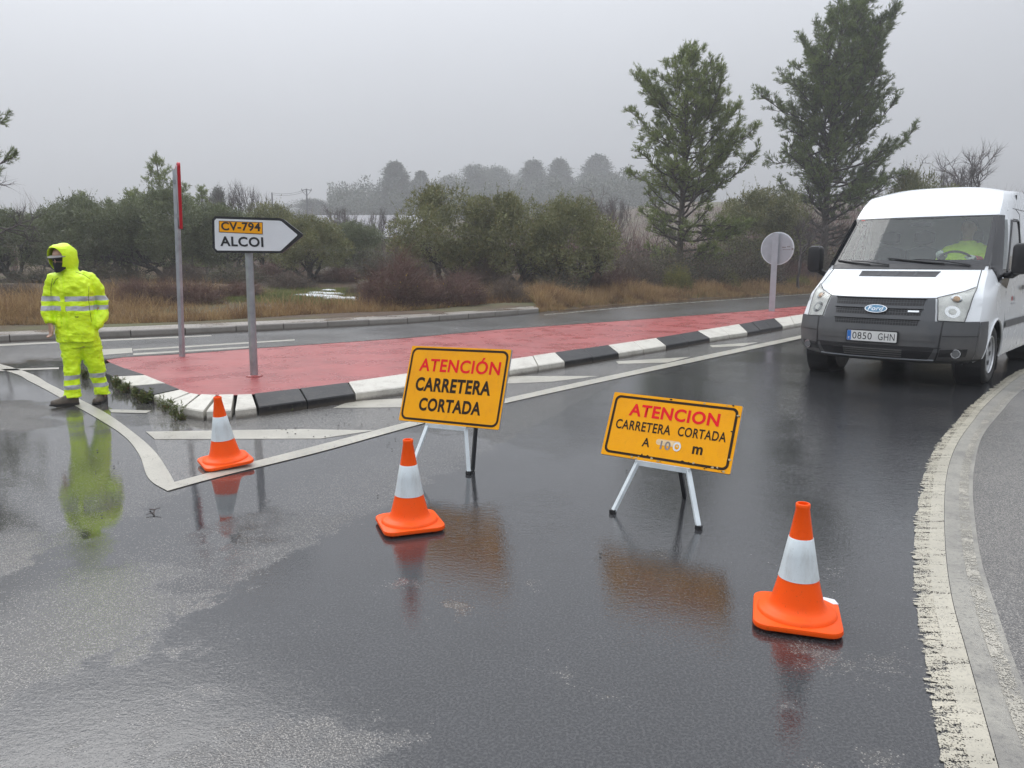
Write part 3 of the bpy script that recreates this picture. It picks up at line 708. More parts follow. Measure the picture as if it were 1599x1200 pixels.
# the panel, built in the plane through the post and facing the road
yaw = R(-4); px2m = lambda px, py: D(px, py, y0 - 0.085)
def flat(pts): return [(float(q[0] - b[0]), float(q[2] - zb)) for q in (px2m(*p) for p in pts)]
outl = flat([(338, 395), (332, 388), (331, 343), (336, 338), (437, 341), (443, 343), (472.5, 366), (472.5, 369), (441, 395), (437, 396)])
ins = flat([(339.5, 391.5), (336, 388), (335, 345), (338, 341.8), (436, 345), (439.5, 346), (464, 366.5), (464, 368.2), (438.5, 391.8), (436, 392.3)])
mb = MB(); mb.plate(outl, -0.085, -0.055); mb.build('panel', M['sign_black'], dirs)
mb = MB(); mb.plate(ins, -0.0885, -0.084); mb.build('face', M['sign_white'], dirs)
pan = flat([(342, 363), (342, 345), (410.5, 347.5), (410.5, 366.5)])
mb = MB(); mb.plate(pan, -0.0905, -0.088); mb.build('number_panel', M['sign_yellow'], dirs)
mb = MB(); cxp = sum(p[0] for p in pan) / 4; czp = sum(p[1] for p in pan) / 4
ring_plate(mb, pan, [(cxp + (x - cxp) * 0.975, czp + (z - czp) * 0.90) for x, z in pan], -0.0912); mb.build('border', M['sign_black'], dirs)
def on_panel(txt, l, r_, t, bt, mat, bold):
    q = flat([(l, bt), (r_, t)]); dz = -0.026
    sh = lambda x, y, z: (x, y, z + dz * (x - (q[0][0] + q[1][0]) / 2))
    text_part('lettering', txt, q[1][0] - q[0][0], q[1][1] - q[0][1], (q[0][0] + q[1][0]) / 2, (q[0][1] + q[1][1]) / 2, -0.0915, mat, dirs, bold, mapf=sh)
on_panel('CV-794', 346, 406.5, 347.5, 361, M['sign_black'], 0.028)
on_panel('ALCOI', 344.5, 411, 370, 385.5, M['sign_black'], 0.028)
for dz in (0.10, 0.30):
    mb = MB(); z = outl[0][1] + dz; mb.box((t_v[0], -0.03, z), (0.14, 0.05, 0.045)); mb.build('clamp', M['galv'], dirs)

# ------------------------------------------------------------------ give-way sign seen edge-on
b = G(284.5, 557, zb); y0 = b[1]
yld = tag(empty('give_way_sign', (b[0], b[1], zb)), 'tall red-edged sign on a thin galvanised post, seen nearly edge-on', 'road sign')
t_v = D(274, 265, y0) - np.array([b[0], b[1], zb])
def iprof(mb, a, bb, w, d, yawp, t=0.008):
    """slotted rectangular sign post"""
    c, s = math.cos(yawp), math.sin(yawp)
    sec = [(-w/2, -d/2), (w/2, -d/2), (w/2, d/2), (w/6, d/2), (w/6, d/2 - t), (-w/6, d/2 - t), (-w/6, d/2), (-w/2, d/2)]
    mb.loft([[(p[0] + x * c - y * s, p[1] + x * s + y * c, p[2]) for x, y in sec] for p in (a, bb)])
mb = MB(); iprof(mb, (0, 0, -0.02), t_v, 0.045, 0.068, R(62)); mb.build('post', M['galv'], yld)
# triangular plate, its plane almost along the line of sight
ctr = D(279.5, 308, y0) - np.array([b[0], b[1], zb]); hgt = 0.83
dirv = Vector((-math.sin(R(25.5)), math.cos(R(25.5)), 0)); nrm = Vector((dirv.y, -dirv.x, 0))
def tri(mb, s, n0, n1):
    pts = []
    for cx, cz, a0 in ((-0.5 * s, 0.44 * s, 135), (0, -0.46 * s, 270), (0.5 * s, 0.44 * s, 45)):
        for k in range(-4, 5):
            a = R(a0 + k * 15); pts.append((cx * 0.9 + 0.04 * math.cos(a), cz * 0.9 + 0.04 * math.sin(a)))
    f = lambda p, n: Vector(ctr) + dirv * p[0] + Vector((0, 0, p[1])) + nrm * n
    n = len(pts)
    mb.add([f(p, n0) for p in pts] + [f(p, n1) for p in pts], [tuple(range(n)), tuple(range(2 * n - 1, n - 1, -1))] + [(i, n + i, n + (i + 1) % n, (i + 1) % n) for i in range(n)])
mb = MB(); tri(mb, 0.93, -0.018, 0.020); mb.build('plate', M['red_rim'], yld)
mb = MB(); tri(mb, 0.66, 0.019, 0.024); mb.build('face', M['sign_white'], yld)
mb = MB(); tri(mb, 0.84, -0.024, -0.0175); mb.build('back', M['alu'], yld)
for dz in (-0.25, 0.2):
    mb = MB(); mb.box((ctr[0] - 0.03, ctr[1], ctr[2] + dz), (0.07, 0.07, 0.05), Matrix.Rotation(R(25), 3, 'Z')); mb.build('clamp', M['galv'], yld)

# ------------------------------------------------------------------ round sign seen from behind
b = G(1205, 486, zb); y0 = b[1]
rnd_ = tag(empty('round_sign', (b[0], b[1], zb)), 'round road sign seen from its grey back on the far red island', 'road sign')
t_v = D(1211.5, 364, y0) - np.array([b[0], b[1], zb])
mb = MB(); iprof(mb, (0, 0, -0.02), t_v, 0.15, 0.07, R(-22)); mb.build('post', M['alu'], rnd_)
ctr = D(1213, 388.5, y0 + 0.06) - np.array([b[0], b[1], zb]); rad = 25.0 * y0 / _c / F
ya = R(-52 + 19)
ya = R(-20 - 16)
def disc(mb, r, n0, n1, k=40):
    d_ = Vector((math.cos(ya), math.sin(ya), 0)); nn = Vector((-d_.y, d_.x, 0))
    f = lambda rr, a, n: Vector(ctr) + d_ * (rr * math.cos(a)) + Vector((0, 0, rr * math.sin(a))) + nn * n
    mb.loft([[f(r, 6.2832 * i / k, n) for i in range(k)] for n in (n0, n1)])
mb = MB(); disc(mb, rad, 0.03, 0.065); mb.build('disc', M['sign_white'], rnd_)
mb = MB(); disc(mb, rad * 0.94, 0.022, 0.031); mb.build('back', M['alu'], rnd_)
mb = MB()
d_ = Vector((math.cos(ya), math.sin(ya), 0)); nn = Vector((-d_.y, d_.x, 0))
for i, (u, v, a_, c_) in enumerate([(0.18, 0.03, 0.10, 0.03), (0.30, 0.045, 0.09, 0.025), (0.25, -0.03, 0.2, 0.018), (0.40, -0.015, 0.05, 0.05)]):
    mb.add([Vector(ctr) + d_ * (u + sx * a_ / 2) + Vector((0, 0, v + sz * c_ / 2)) + nn * 0.0195 for sx, sz in ((-1, -1), (1, -1), (1, 1), (-1, 1))], [(0, 1, 2, 3)])
mb.build('stamp_marks', M['faded'], rnd_)
# ------------------------------------------------------------------ white van
def car_paint(name, col, rough=0.25, dirt=0.12, coat=0.6):
    m = NT(name); p = m.obj()
    n1 = m.noise(p, 2.2, 6, 0.7); low = m.math('SUBTRACT', 1.0, m.step(m.math('ADD', m.sep(p, 2), m.math('MULTIPLY', n1, 0.5)), 0.55, 1.25))
    c = m.mix(m.math('MULTIPLY', low, m.lerp(n1, 0.3, 0.7, 0.02, dirt * 3)), col, (0.28, 0.25, 0.21))
    return m.done(m.pbr(c, m.lerp(n1, 0.3, 0.7, rough - 0.07, rough + 0.07), 0, m.bump(m.noise(p, 3.0, 2), 0.02, 0.02), Coat_Weight=coat, Coat_Roughness=0.06))
M['van_white'] = car_paint('white_van_paint', (0.74, 0.77, 0.79))
M['bumper'] = car_paint('grey_bumper_plastic', (0.050, 0.055, 0.062), 0.45, 0.12, 0.08)
M['black_trim'] = simple('black_trim', (0.012, 0.012, 0.014), 0.38)
M['gloss_black'] = simple('black_glazing_band', (0.012, 0.013, 0.016), 0.12)
M['mesh_black'] = simple('black_grille_mesh', (0.008, 0.008, 0.009), 0.6)
M['chrome'] = simple('chrome', (0.62, 0.64, 0.66), 0.15, 1.0, 0.05)
M['badge_blue'] = simple('badge_blue', (0.10, 0.24, 0.38), 0.25)
M['badge_script'] = simple('badge_script_silver', (0.72, 0.78, 0.82), 0.25, 0.3)
M['plate_white'] = simple('number_plate_white', (0.72, 0.72, 0.70), 0.35, 0, 0.06)
M['plate_blue'] = simple('number_plate_blue', (0.02, 0.16, 0.52), 0.4)
M['lamp_inside'] = simple('headlamp_reflector', (0.86, 0.87, 0.85), 0.30, 0.0, 0.2, 14)
M['fog_glass'] = simple('fog_lamp_glass', (0.16, 0.165, 0.17), 0.15, 0.3)
M['lamp_amber'] = simple('amber_indicator', (0.62, 0.40, 0.22), 0.3)
M['rim'] = simple('silver_wheel_trim', (0.50, 0.51, 0.52), 0.35, 0.6, 0.2)
M['cabin'] = simple('dark_grey_cabin_plastic', (0.035, 0.038, 0.04), 0.6)
M['cabin_light'] = simple('pale_cabin_lining', (0.36, 0.38, 0.37), 0.8)
M['seat'] = simple('grey_seat_cloth', (0.075, 0.08, 0.085), 0.9)
M['red_mark'] = simple('red_door_mark', (0.5, 0.03, 0.03), 0.4)
M['grey_mark'] = simple('grey_door_mark', (0.35, 0.36, 0.38), 0.4)
def glass(name, tint, refl=1.0, film_amt=0.0):
    m = NT(name); p = m.obj()
    fr = m.n('Fresnel', 0, None, IOR=1.5)
    tr = m.n('BsdfTransparent', 0, None, Color=tint)
    gl = m.n('BsdfGlossy', 0, None, Color=(1, 1, 1), Roughness=0.03)
    sh = m.n('MixShader', 0, None, _0=m.math('MULTIPLY', fr, refl, clamp=True), _1=tr, _2=gl)
    if film_amt:      # a fine mist of rain and road film on the outside
        k = m.math('MULTIPLY', m.lerp(m.noise(p, 2.2, 6, 0.7), 0.35, 0.65, 0.55, 1.0), film_amt)
        sh = m.n('MixShader', 0, None, _0=k, _1=sh, _2=m.n('BsdfDiffuse', 0, None, Color=(0.52, 0.60, 0.58)))
    return m.done(sh)
M['windscreen'] = glass('windscreen_glass', (0.84, 0.94, 0.89), 1.0, 0.06)
M['side_glass'] = glass('dark_side_glass', (0.35, 0.40, 0.40), 1.6, 0.03)
M['lens'] = glass('clear_lens', (0.95, 0.95, 0.93), 1.0, 0.03)

DZ = 0.041
VT, VS = 0.738, 1.081
van = tag(empty('white_van', (4.532 * K, 9.646 * K, 0.0), -VT), 'white high-roof panel van with grey bumper and number plate 0850 GHN on the wet road', 'van')
van.scale = (VS, VS, VS)
# rows of the front shape: (y, z, half width, sweep at the side, drop at the side)
ROWS = [(0.14, 0.315, 0.83, 0.42, 0.00), (0.04, 0.355, 0.885, 0.40, 0.0), (0.00, 0.45, 0.925, 0.38, 0.0), (0.005, 0.62, 0.935, 0.37, 0.0), (0.04, 0.76, 0.935, 0.37, 0.0),
        (0.09, 0.88, 0.93, 0.40, 0.0), (0.145, 0.985, 0.92, 0.42, -0.02), (0.21, 1.05, 0.905, 0.42, -0.015), (0.50, 1.17, 0.885, 0.28, 0.0), (0.86, 1.300, 0.868, 0.10, 0.0),
        (0.92, 1.345, 0.86, 0.10, 0.0), (1.20, 1.61, 0.835, 0.10, 0.0), (1.50, 1.905, 0.80, 0.10, 0.0), (1.57, 1.975, 0.795, 0.10, 0.0), (1.74, 2.13, 0.78, 0.10, 0.02), (1.92, 2.255, 0.75, 0.07, 0.05), (2.15, 2.315, 0.72, 0.03, 0.07), (2.6, 2.34, 0.71, 0.0, 0.08), (4.8, 2.34, 0.71, 0.0, 0.08)]
NR = len(ROWS)
RA = np.array(ROWS)
def rowat(v):
    v = min(max(v, 0), NR - 1); i = min(int(v), NR - 2); t = v - i
    p0, p1, p2, p3 = RA[max(i - 1, 0)], RA[i], RA[i + 1], RA[min(i + 2, NR - 1)]
    m1, m2 = (p2 - p0) / 2 * 0.55, (p3 - p1) / 2 * 0.55
    m1 = np.clip(m1, -abs(p2 - p1), abs(p2 - p1)); m2 = np.clip(m2, -abs(p2 - p1), abs(p2 - p1))
    t2, t3 = t * t, t * t * t
    return (2 * t3 - 3 * t2 + 1) * p1 + (t3 - 2 * t2 + t) * m1 + (-2 * t3 + 3 * t2) * p2 + (t3 - t2) * m2
def S(u, v, off=0.0):
    def raw(u, v):
        y, z, W, dy, dz = rowat(v); a = abs(u)
        ex = 4.0 if v < 7 else 3.0
        return np.array([W * u, y + dy * (0.35 * a ** 2 + 0.65 * a ** ex), z - dz * a ** 3 - DZ])
    p = raw(u, v)
    if off:
        e = 1e-3
        du = raw(min(u + e, 1), v) - raw(max(u - e, -1), v); dv = raw(u, min(v + e, NR - 1)) - raw(u, max(v - e, 0))
        n = np.cross(du, dv); n /= np.linalg.norm(n) + 1e-12
        if n[1] > 0 and v < 14 or (v >= 14 and n[2] < 0): n = -n
        p = p + n * off
    return p
def patch(mb, quad, off, nu=10, nv=6, mat=0, thick=0.0):
    """a skin patch: quad = four (u,v) corners, bottom-left, bottom-right, top-right, top-left"""
    q = np.array(quad, float); vs = []
    for j in range(nv + 1):
        for i in range(nu + 1):
            s, t = i / nu, j / nv
            u, v = (q[0] * (1 - s) + q[1] * s) * (1 - t) + (q[3] * (1 - s) + q[2] * s) * t
            vs.append(S(u, v, off))
    w = nu + 1; fs = [(j * w + i, j * w + i + 1, (j + 1) * w + i + 1, (j + 1) * w + i) for j in range(nv) for i in range(nu)]
    if thick:
        nvt = len(vs)
        for j in range(nv + 1):
            for i in range(nu + 1):
                s, t = i / nu, j / nv
                u, v = (q[0] * (1 - s) + q[1] * s) * (1 - t) + (q[3] * (1 - s) + q[2] * s) * t
                vs.append(S(u, v, off - thick))
        loop = [i for i in range(nu + 1)] + [j * w + nu for j in range(1, nv + 1)] + [nv * w + i for i in range(nu - 1, -1, -1)] + [j * w for j in range(nv - 1, 0, -1)]
        fs += [(loop[k], loop[(k + 1) % len(loop)], nvt + loop[(k + 1) % len(loop)], nvt + loop[k]) for k in range(len(loop))]
    mb.add(vs, fs, mat)
def skin(mb, u0, u1, v0, v1, nu, nv, off=0.0, mat=0): patch(mb, [(u0, v0), (u1, v0), (u1, v1), (u0, v1)], off, nu, nv, mat)
YR = 4.8
def xside(z):
    z = z + DZ
    return float(np.interp(z, [0.2, 0.35, 0.55, 0.95, 1.25, 1.75, 2.1, 2.25, 2.34], [0.93, 0.965, 0.985, 0.985, 0.965, 0.90, 0.84, 0.80, 0.72]))
def side(v, y, sg=1, off=0.0):
    e = S(1.0, v); z = e[2]; X = xside(z)
    t = min(1, max(0, (y - e[1]) / 0.40)); t = 1 - (1 - t) ** 2.2
    return np.array([sg * (e[0] + (X - e[0]) * t + off), y, z])
VZ = np.array([[v, S(1.0, v)[2], S(1.0, v)[1]] for v in np.linspace(0, NR - 1.0, 400)])
def side_z(y, z, sg=1, off=0.0): return side(float(np.interp(z, VZ[:, 1], VZ[:, 0])), y, sg, off)
WY, WR = 1.00, 0.325
# body shell: nose, bonnet, roof (the windscreen stays open), sides and tail
mb = MB()
skin(mb, -1, 1, 0, 10.0, 40, 40); skin(mb, -1, 1, 12.25, NR - 1, 40, 30)
skin(mb, -1, -0.955, 10, 12.25, 2, 10); skin(mb, 0.955, 1, 10, 12.25, 2, 10)
vlist = list(np.linspace(0, 4, 9)) + list(np.linspace(4.25, NR - 2, 34)) + [NR - 1.0]
vlist = list(np.linspace(0, 16.5, 70))
for sg in (1, -1):
    vs, fs = [], []
    ny_ = 110
    for v in vlist:
        e = S(1.0, v)
        for i in range(ny_ + 1): vs.append(side(v, e[1] + (YR - e[1]) * (i / ny_) ** 1.25, sg))
    w = ny_ + 1
    vs = [np.array(q) for q in vs]
    WZ = WR
    def win(q):   # door window opening
        y, z = q[1], q[2]
        return (1.42 + (z - 1.26) * 0.93) < y < 2.28 and 1.24 < z < 1.83
    for q in vs:
        d = math.hypot(q[1] - WY, q[2] - WZ)
        d2 = math.hypot(q[1] - WY - 2.933, q[2] - WZ)
        for c0, dd in ((WY, d), (WY + 2.933, d2)):
            if 0.36 < dd < 0.425:
                f = 0.395 / dd; q[1] = c0 + (q[1] - c0) * f; q[2] = WZ + (q[2] - WZ) * f
    for j in range(len(vlist) - 1):
        for i in range(ny_):
            f = (j * w + i, j * w + i + 1, (j + 1) * w + i + 1, (j + 1) * w + i); c = sum(vs[k] for k in f) / 4
            if math.hypot(c[1] - WY, c[2] - WZ) < 0.393 or math.hypot(c[1] - WY - 2.933, c[2] - WZ) < 0.393 or win(c): continue
            fs.append(f)
    mb.add(vs, fs)
# tail and floor
tail = [side(v, YR, 1) for v in np.linspace(0, 16.5, 40)]; tr = [(-q[0], q[1], q[2]) for q in tail]
mb.poly([tuple(q) for q in tail] + list(reversed(tr)))
bodyv = mb.build('body', M['van_white'], van, fix=True)
bm = bmesh.new(); bm.from_mesh(bodyv.data); bmesh.ops.remove_doubles(bm, verts=bm.verts, dist=0.0015); bmesh.ops.recalc_face_normals(bm, faces=bm.faces); bm.to_mesh(bodyv.data); bm.free()
finish_smooth(bodyv.data, 38)
mb = MB(); mb.box((0, 2.6, 0.30), (1.60, 4.3, 0.10)); mb.box((0, 2.35, 1.28), (1.66, 0.03, 1.75)); mb.box((0, 0.62, 0.55), (1.1, 0.8, 0.5)); mb.build('floor', M['cabin'], van)
for sg in (1, -1):
    for y0_ in (WY, WY + 2.933):
        mb = MB(); mb.lathe([(0.0, -0.16 * sg), (0.30, -0.16 * sg), (0.41, -0.10 * sg), (0.41, 0.15 * sg)], 24, (sg * 0.80, y0_, WZ), axis='x'); mb.build('wheel_housing', M['black_trim'], van)
# bumper with wrap-round ends, air intake, lamps
mb = MB(); patch(mb, [(-1, 0.05), (1, 0.05), (1, 4.05), (-1, 4.05)], 0.012, 44, 20, thick=0.03)
for sg in (1, -1):
    vs = []
    vv = np.linspace(0.05, 4.05, 14)
    for v in vv:
        e = S(1.0, v)
        for i in range(9):
            y = e[1] + (0.605 - e[1]) * i / 8
            if v < 2.4: y = min(y, WY - math.sqrt(max(0.4 ** 2 - (e[2] - WZ) ** 2, 0.05)))
            q = side(v, y, sg, 0.012); vs.append(q)
    mb.add(vs, [(j * 9 + i, j * 9 + i + 1, (j + 1) * 9 + i + 1, (j + 1) * 9 + i) for j in range(13) for i in range(8)])
bump = mb.build('bumper', M['bumper'], van, smooth=35)
mb = MB(); patch(mb, [(-0.60, 1.2), (0.60, 1.2), (0.64, 2.25), (-0.64, 2.25)], 0.016, 24, 4, thick=0.02); mb.build('lower_intake', M['black_trim'], bump)
mb = MB()
for k in range(4): patch(mb, [(-0.33, 1.36 + 0.2 * k), (0.33, 1.36 + 0.2 * k), (0.33, 1.46 + 0.2 * k), (-0.33, 1.46 + 0.2 * k)], 0.024, 14, 1, thick=0.012)
mb.build('intake_slats', M['bumper'], bump)
mb = MB(); patch(mb, [(-0.66, 1.06), (0.66, 1.06), (0.66, 1.17), (-0.66, 1.17)], 0.022, 24, 1, thick=0.015); mb.build('lower_lip', M['alu'], bump)
mb = MB(); patch(mb, [(-0.70, 2.26), (0.70, 2.26), (0.70, 2.31), (-0.70, 2.31)], 0.018, 24, 1, thick=0.02); patch(mb, [(0.665, 0.7), (0.68, 0.7), (0.70, 4.05), (0.685, 4.05)], 0.0145, 1, 8); patch(mb, [(-0.665, 0.7), (-0.68, 0.7), (-0.70, 4.05), (-0.685, 4.05)], 0.0145, 1, 8)
patch(mb, [(0.70, 2.9), (1, 2.9), (1, 2.96), (0.70, 2.96)], 0.0145, 10, 1); patch(mb, [(-1, 2.9), (-0.70, 2.9), (-0.70, 2.96), (-1, 2.96)], 0.0145, 10, 1)
mb.build('bumper_joint', M['black_trim'], bump)
for sg in (1, -1):
    mb = MB(); a, b2 = (0.695, 0.93) ; q = [(sg * a, 1.50), (sg * b2, 1.52), (sg * b2, 2.24), (sg * a, 2.18)]
    if sg < 0: q = [q[1], q[0], q[3], q[2]]
    patch(mb, q, 0.0165, 10, 4, thick=0.02); po = mb.build('fog_lamp_pocket', M['black_trim'], bump)
    c = S(sg * 0.835, 1.86, 0.02)
    mb = MB(); d = Vector((sg * 0.42, -0.9, 0)).normalized(); sd_ = Vector((-d.y, d.x, 0))
    def cyl(mb, r, n0, n1):
        mb.loft([[Vector(c) + sd_ * (r * math.cos(6.283 * i / 20)) + Vector((0, 0, r * math.sin(6.283 * i / 20))) + d * n for i in range(20)] for n in (n0, n1)])
    cyl(mb, 0.048, -0.02, 0.010); fl_ = mb.build('fog_lamp', M['chrome'], bump)
    mb = MB(); cyl(mb, 0.040, 0.009, 0.013); mb.build('fog_lens', M['fog_glass'], bump)
# grille panel with three dark slots, badge and side nameplate
mb = MB(); patch(mb, [(-0.640, 2.6), (0.640, 2.6), (0.585, 6.12), (-0.585, 6.12)], 0.018, 30, 16, thick=0.03); gr = mb.build('grille', M['bumper'], van, smooth=35)
for v0, v1, w0, w1 in ((5.36, 5.96, 0.485, 0.500), (4.46, 5.00, 0.47, 0.480), (3.62, 4.10, 0.455, 0.465)):
    mb = MB(); patch(mb, [(-w0, v0), (w0, v0), (w1, v1), (-w1, v1)], 0.0195, 24, 4, thick=0.005)
    sl = mb.build('grille_slot', M['mesh_black'], gr)
    mb = MB()
    for k in range(1, 3): patch(mb, [(-w0, v0 + (v1 - v0) * k / 3), (w0, v0 + (v1 - v0) * k / 3), (w0, v0 + (v1 - v0) * k / 3 + 0.035), (-w0, v0 + (v1 - v0) * k / 3 + 0.035)], 0.0225, 20, 1)
    for k in range(-15, 16): patch(mb, [(w0 * k / 15.5 - .002, v0), (w0 * k / 15.5 + .002, v0), (w0 * k / 15.5 + .002, v1), (w0 * k / 15.5 - .002, v1)], 0.0225, 1, 3)
    mb.build('grille_bars', M['bumper'], gr)
    mb = MB(); patch(mb, [(-w1 - .01, v1), (w1 + .01, v1), (w1 + .01, v1 + 0.07), (-w1 - .01, v1 + 0.07)], 0.034, 24, 1, thick=0.016); mb.build('grille_lip', M['bumper'], gr)
def oval(mb, a, b2, cu, cv, off, k=28):
    base = S(cu, cv, off); n = S(cu, cv, off + 1) - S(cu, cv, off)
    up_ = S(cu, cv + 0.05) - S(cu, cv - 0.05); up_ /= np.linalg.norm(up_)
    mb.add([base + np.array([1.0, 0, 0]) * a * math.cos(6.2832 * i / k) + up_ * b2 * math.sin(6.2832 * i / k) for i in range(k)] + [base - n * 0.02 + np.array([1.0, 0, 0]) * a * 1.03 * math.cos(6.2832 * i / k) + up_ * b2 * 1.03 * math.sin(6.2832 * i / k) for i in range(k)],
           [tuple(range(k))] + [(i, (i + 1) % k, k + (i + 1) % k, k + i) for i in range(k)])
    return base, up_, n
mb = MB(); oval(mb, 0.118, 0.048, 0, 4.86, 0.044); bd = mb.build('badge', M['chrome'], gr, smooth=30)
mb = MB(); bs, bu, bn = oval(mb, 0.108, 0.041, 0, 4.86, 0.0465); mb.build('badge_field', M['badge_blue'], gr)
text_part('badge_script', 'Ford', 0.150, 0.052, 0, 0, 0, M['badge_script'], gr, 0.01, mapf=lambda x, y, z: tuple(bs + np.array([1.0, 0, 0]) * (x + 0.25 * z) + bu * z + bn * 0.002))
mb = MB(); patch(mb, [(0.34, 4.68), (0.45, 4.68), (0.45, 4.82), (0.34, 4.82)], 0.030, 4, 1, thick=0.008); mb.build('nameplate', M['chrome'], gr)
# number plate
py_ = -0.034; pz = 0.585 - DZ
mb = MB(); mb.plate(rounded(0.545, 0.135, 0.012, 3, 0, pz), py_, py_ + 0.016); npl = mb.build('plate_holder', M['black_trim'], van)
mb = MB(); mb.plate(rounded(0.52, 0.112, 0.010, 3, 0, pz), py_ - 0.003, py_); mb.build('number_plate', M['plate_white'], npl)
mb = MB(); mb.plate(rounded(0.042, 0.108, 0.006, 3, -0.237, pz), py_ - 0.0042, py_ - 0.002); mb.build('country_strip', M['plate_blue'], npl)
text_part('plate_text', 'E', 0.018, 0.024, -0.237, pz - 0.028, py_ - 0.0048, M['plate_white'], npl, 0.01)
text_part('plate_text', '0850', 0.205, 0.076, -0.098, pz, py_ - 0.004, M['sign_black'], npl, 0.0)
text_part('plate_text', 'GHN', 0.170, 0.076, 0.155, pz, py_ - 0.004, M['sign_black'], npl, 0.0)
# headlamps
for sg in (1, -1):
    q = [(sg * 0.640, 4.12), (sg * 0.875, 4.02), (sg * 0.935, 7.55), (sg * 0.605, 6.27)]
    if sg < 0: q = [q[1], q[0], q[3], q[2]]
    mb = MB(); patch(mb, q, 0.004, 14, 12, thick=0.02); hl = mb.build('headlight', M['lamp_inside'], van, smooth=True)
    mb = MB(); patch(mb, q, 0.018, 14, 12, thick=0.014); mb.build('headlight_lens', M['lens'], hl, smooth=True)
    for (uu, vv_, r_, mt) in ((0.76, 4.85, 0.070, 'chrome'), (0.78, 6.15, 0.052, 'chrome'), (0.78, 6.15, 0.030, 'lamp_amber'), (0.76, 4.85, 0.035, 'lamp_inside')):
        c = S(sg * uu, vv_, 0.006 if r_ > 0.05 else 0.010); n = S(sg * uu, vv_, 1.0) - S(sg * uu, vv_, 0.0)
        n = Vector(n).normalized(); tx = n.cross(Vector((0, 0, 1))).normalized(); ty = tx.cross(n)
        mb = MB(); mb.add([Vector(c) + tx * (r_ * (1.15 if abs(math.cos(a)) > .7 else 1) * math.cos(a)) + ty * (r_ * math.sin(a)) for a in [6.2832 * i / 16 for i in range(16)]], [tuple(range(16))])
        mb.build('lamp_bowl' if mt != 'lamp_amber' else 'indicator_bulb', M[mt], hl)
    rim = MB(); 
    pts = [S(*((1 - t) * np.array(q[i]) + t * np.array(q[(i + 1) % 4])), 0.014) for i in range(4) for t in np.linspace(0, 1, 10)[:-1]]
    rim.tube(pts + [pts[0]], 0.0045, 5); rim.build('headlight_seal', M['black_trim'], hl)
# bonnet shut lines, air slot
mb = MB()
def seam(pts, r=0.0050): mb.tube([S(u, v, 0.0) for u, v in pts], r, 5)
seam([(-0.605, 6.29)] + [(u, 6.28) for u in np.linspace(-0.55, 0.55, 14)] + [(0.605, 6.29)])
for sg in (1, -1): seam([(sg * (0.935 - 0.01 * t), 7.58 + 2.1 * t) for t in np.linspace(0, 1, 10)])
mb.build('bonnet_seam', M['black_trim'], van)
mb = MB(); patch(mb, [(-0.47, 8.42), (0.47, 8.42), (0.49, 8.80), (-0.49, 8.80)], 0.004, 20, 2, thick=0.01); vt = mb.build('bonnet_vent', M['black_trim'], van)
mb = MB()
for u in (-0.22, 0.0, 0.22): patch(mb, [(u - .012, 8.44), (u + .012, 8.44), (u + .012, 8.78), (u - .012, 8.78)], 0.008, 2, 2)
mb.build('vent_rib', M['bumper'], vt)
# scuttle, windscreen with its black frit, wipers
mb = MB(); patch(mb, [(-0.955, 9.12), (0.955, 9.12), (0.965, 10.12), (-0.965, 10.12)], 0.006, 26, 4, thick=0.01); mb.build('scuttle', M['black_trim'], van)
mb = MB(); patch(mb, [(-0.968, 10.0), (0.968, 10.0), (0.968, 12.3), (-0.968, 12.3)], 0.003, 30, 22); ws = mb.build('windscreen', M['windscreen'], van, smooth=True)
mb = MB()
patch(mb, [(-0.985, 10.0), (0.985, 10.0), (0.975, 10.32), (-0.975, 10.32)], 0.006, 26, 2)
patch(mb, [(-0.975, 12.16), (0.975, 12.16), (0.985, 12.34), (-0.985, 12.34)], 0.006, 26, 2)
patch(mb, [(-0.32, 12.02), (0.32, 12.02), (0.36, 12.18), (-0.36, 12.18)], 0.0062, 12, 1)
for sg in (1, -1):
    q = [(sg * 0.925, 10.0), (sg * 1.0, 10.0), (sg * 1.0, 12.34), (sg * 0.93, 12.34)]
    if sg < 0: q = [q[1], q[0], q[3], q[2]]
    patch(mb, q, 0.0065, 3, 14)
mb.build('windscreen_border', M['gloss_black'], ws)
for a_, b_, c_ in (((0.80, 9.95), (0.45, 10.22), (-0.22, 10.36)), ((-0.18, 9.95), (-0.48, 10.15), (-0.93, 10.28))):
    mb = MB(); mb.tube([S(*a_, 0.02), S(*b_, 0.035), S((b_[0] * .5 + c_[0] * .5), (b_[1] + c_[1]) / 2, 0.03)], [0.010, 0.008, 0.006], 6); mb.build('wiper_arm', M['black_trim'], van)
    mb = MB(); pts = [S(c_[0] + (b_[0] + 0.05 - c_[0]) * t, c_[1] + (b_[1] - 0.10 - c_[1]) * t, 0.018) for t in np.linspace(0, 1, 8)]; mb.tube(pts, 0.0085, 6); mb.build('wiper_blade', M['rubber'], van)
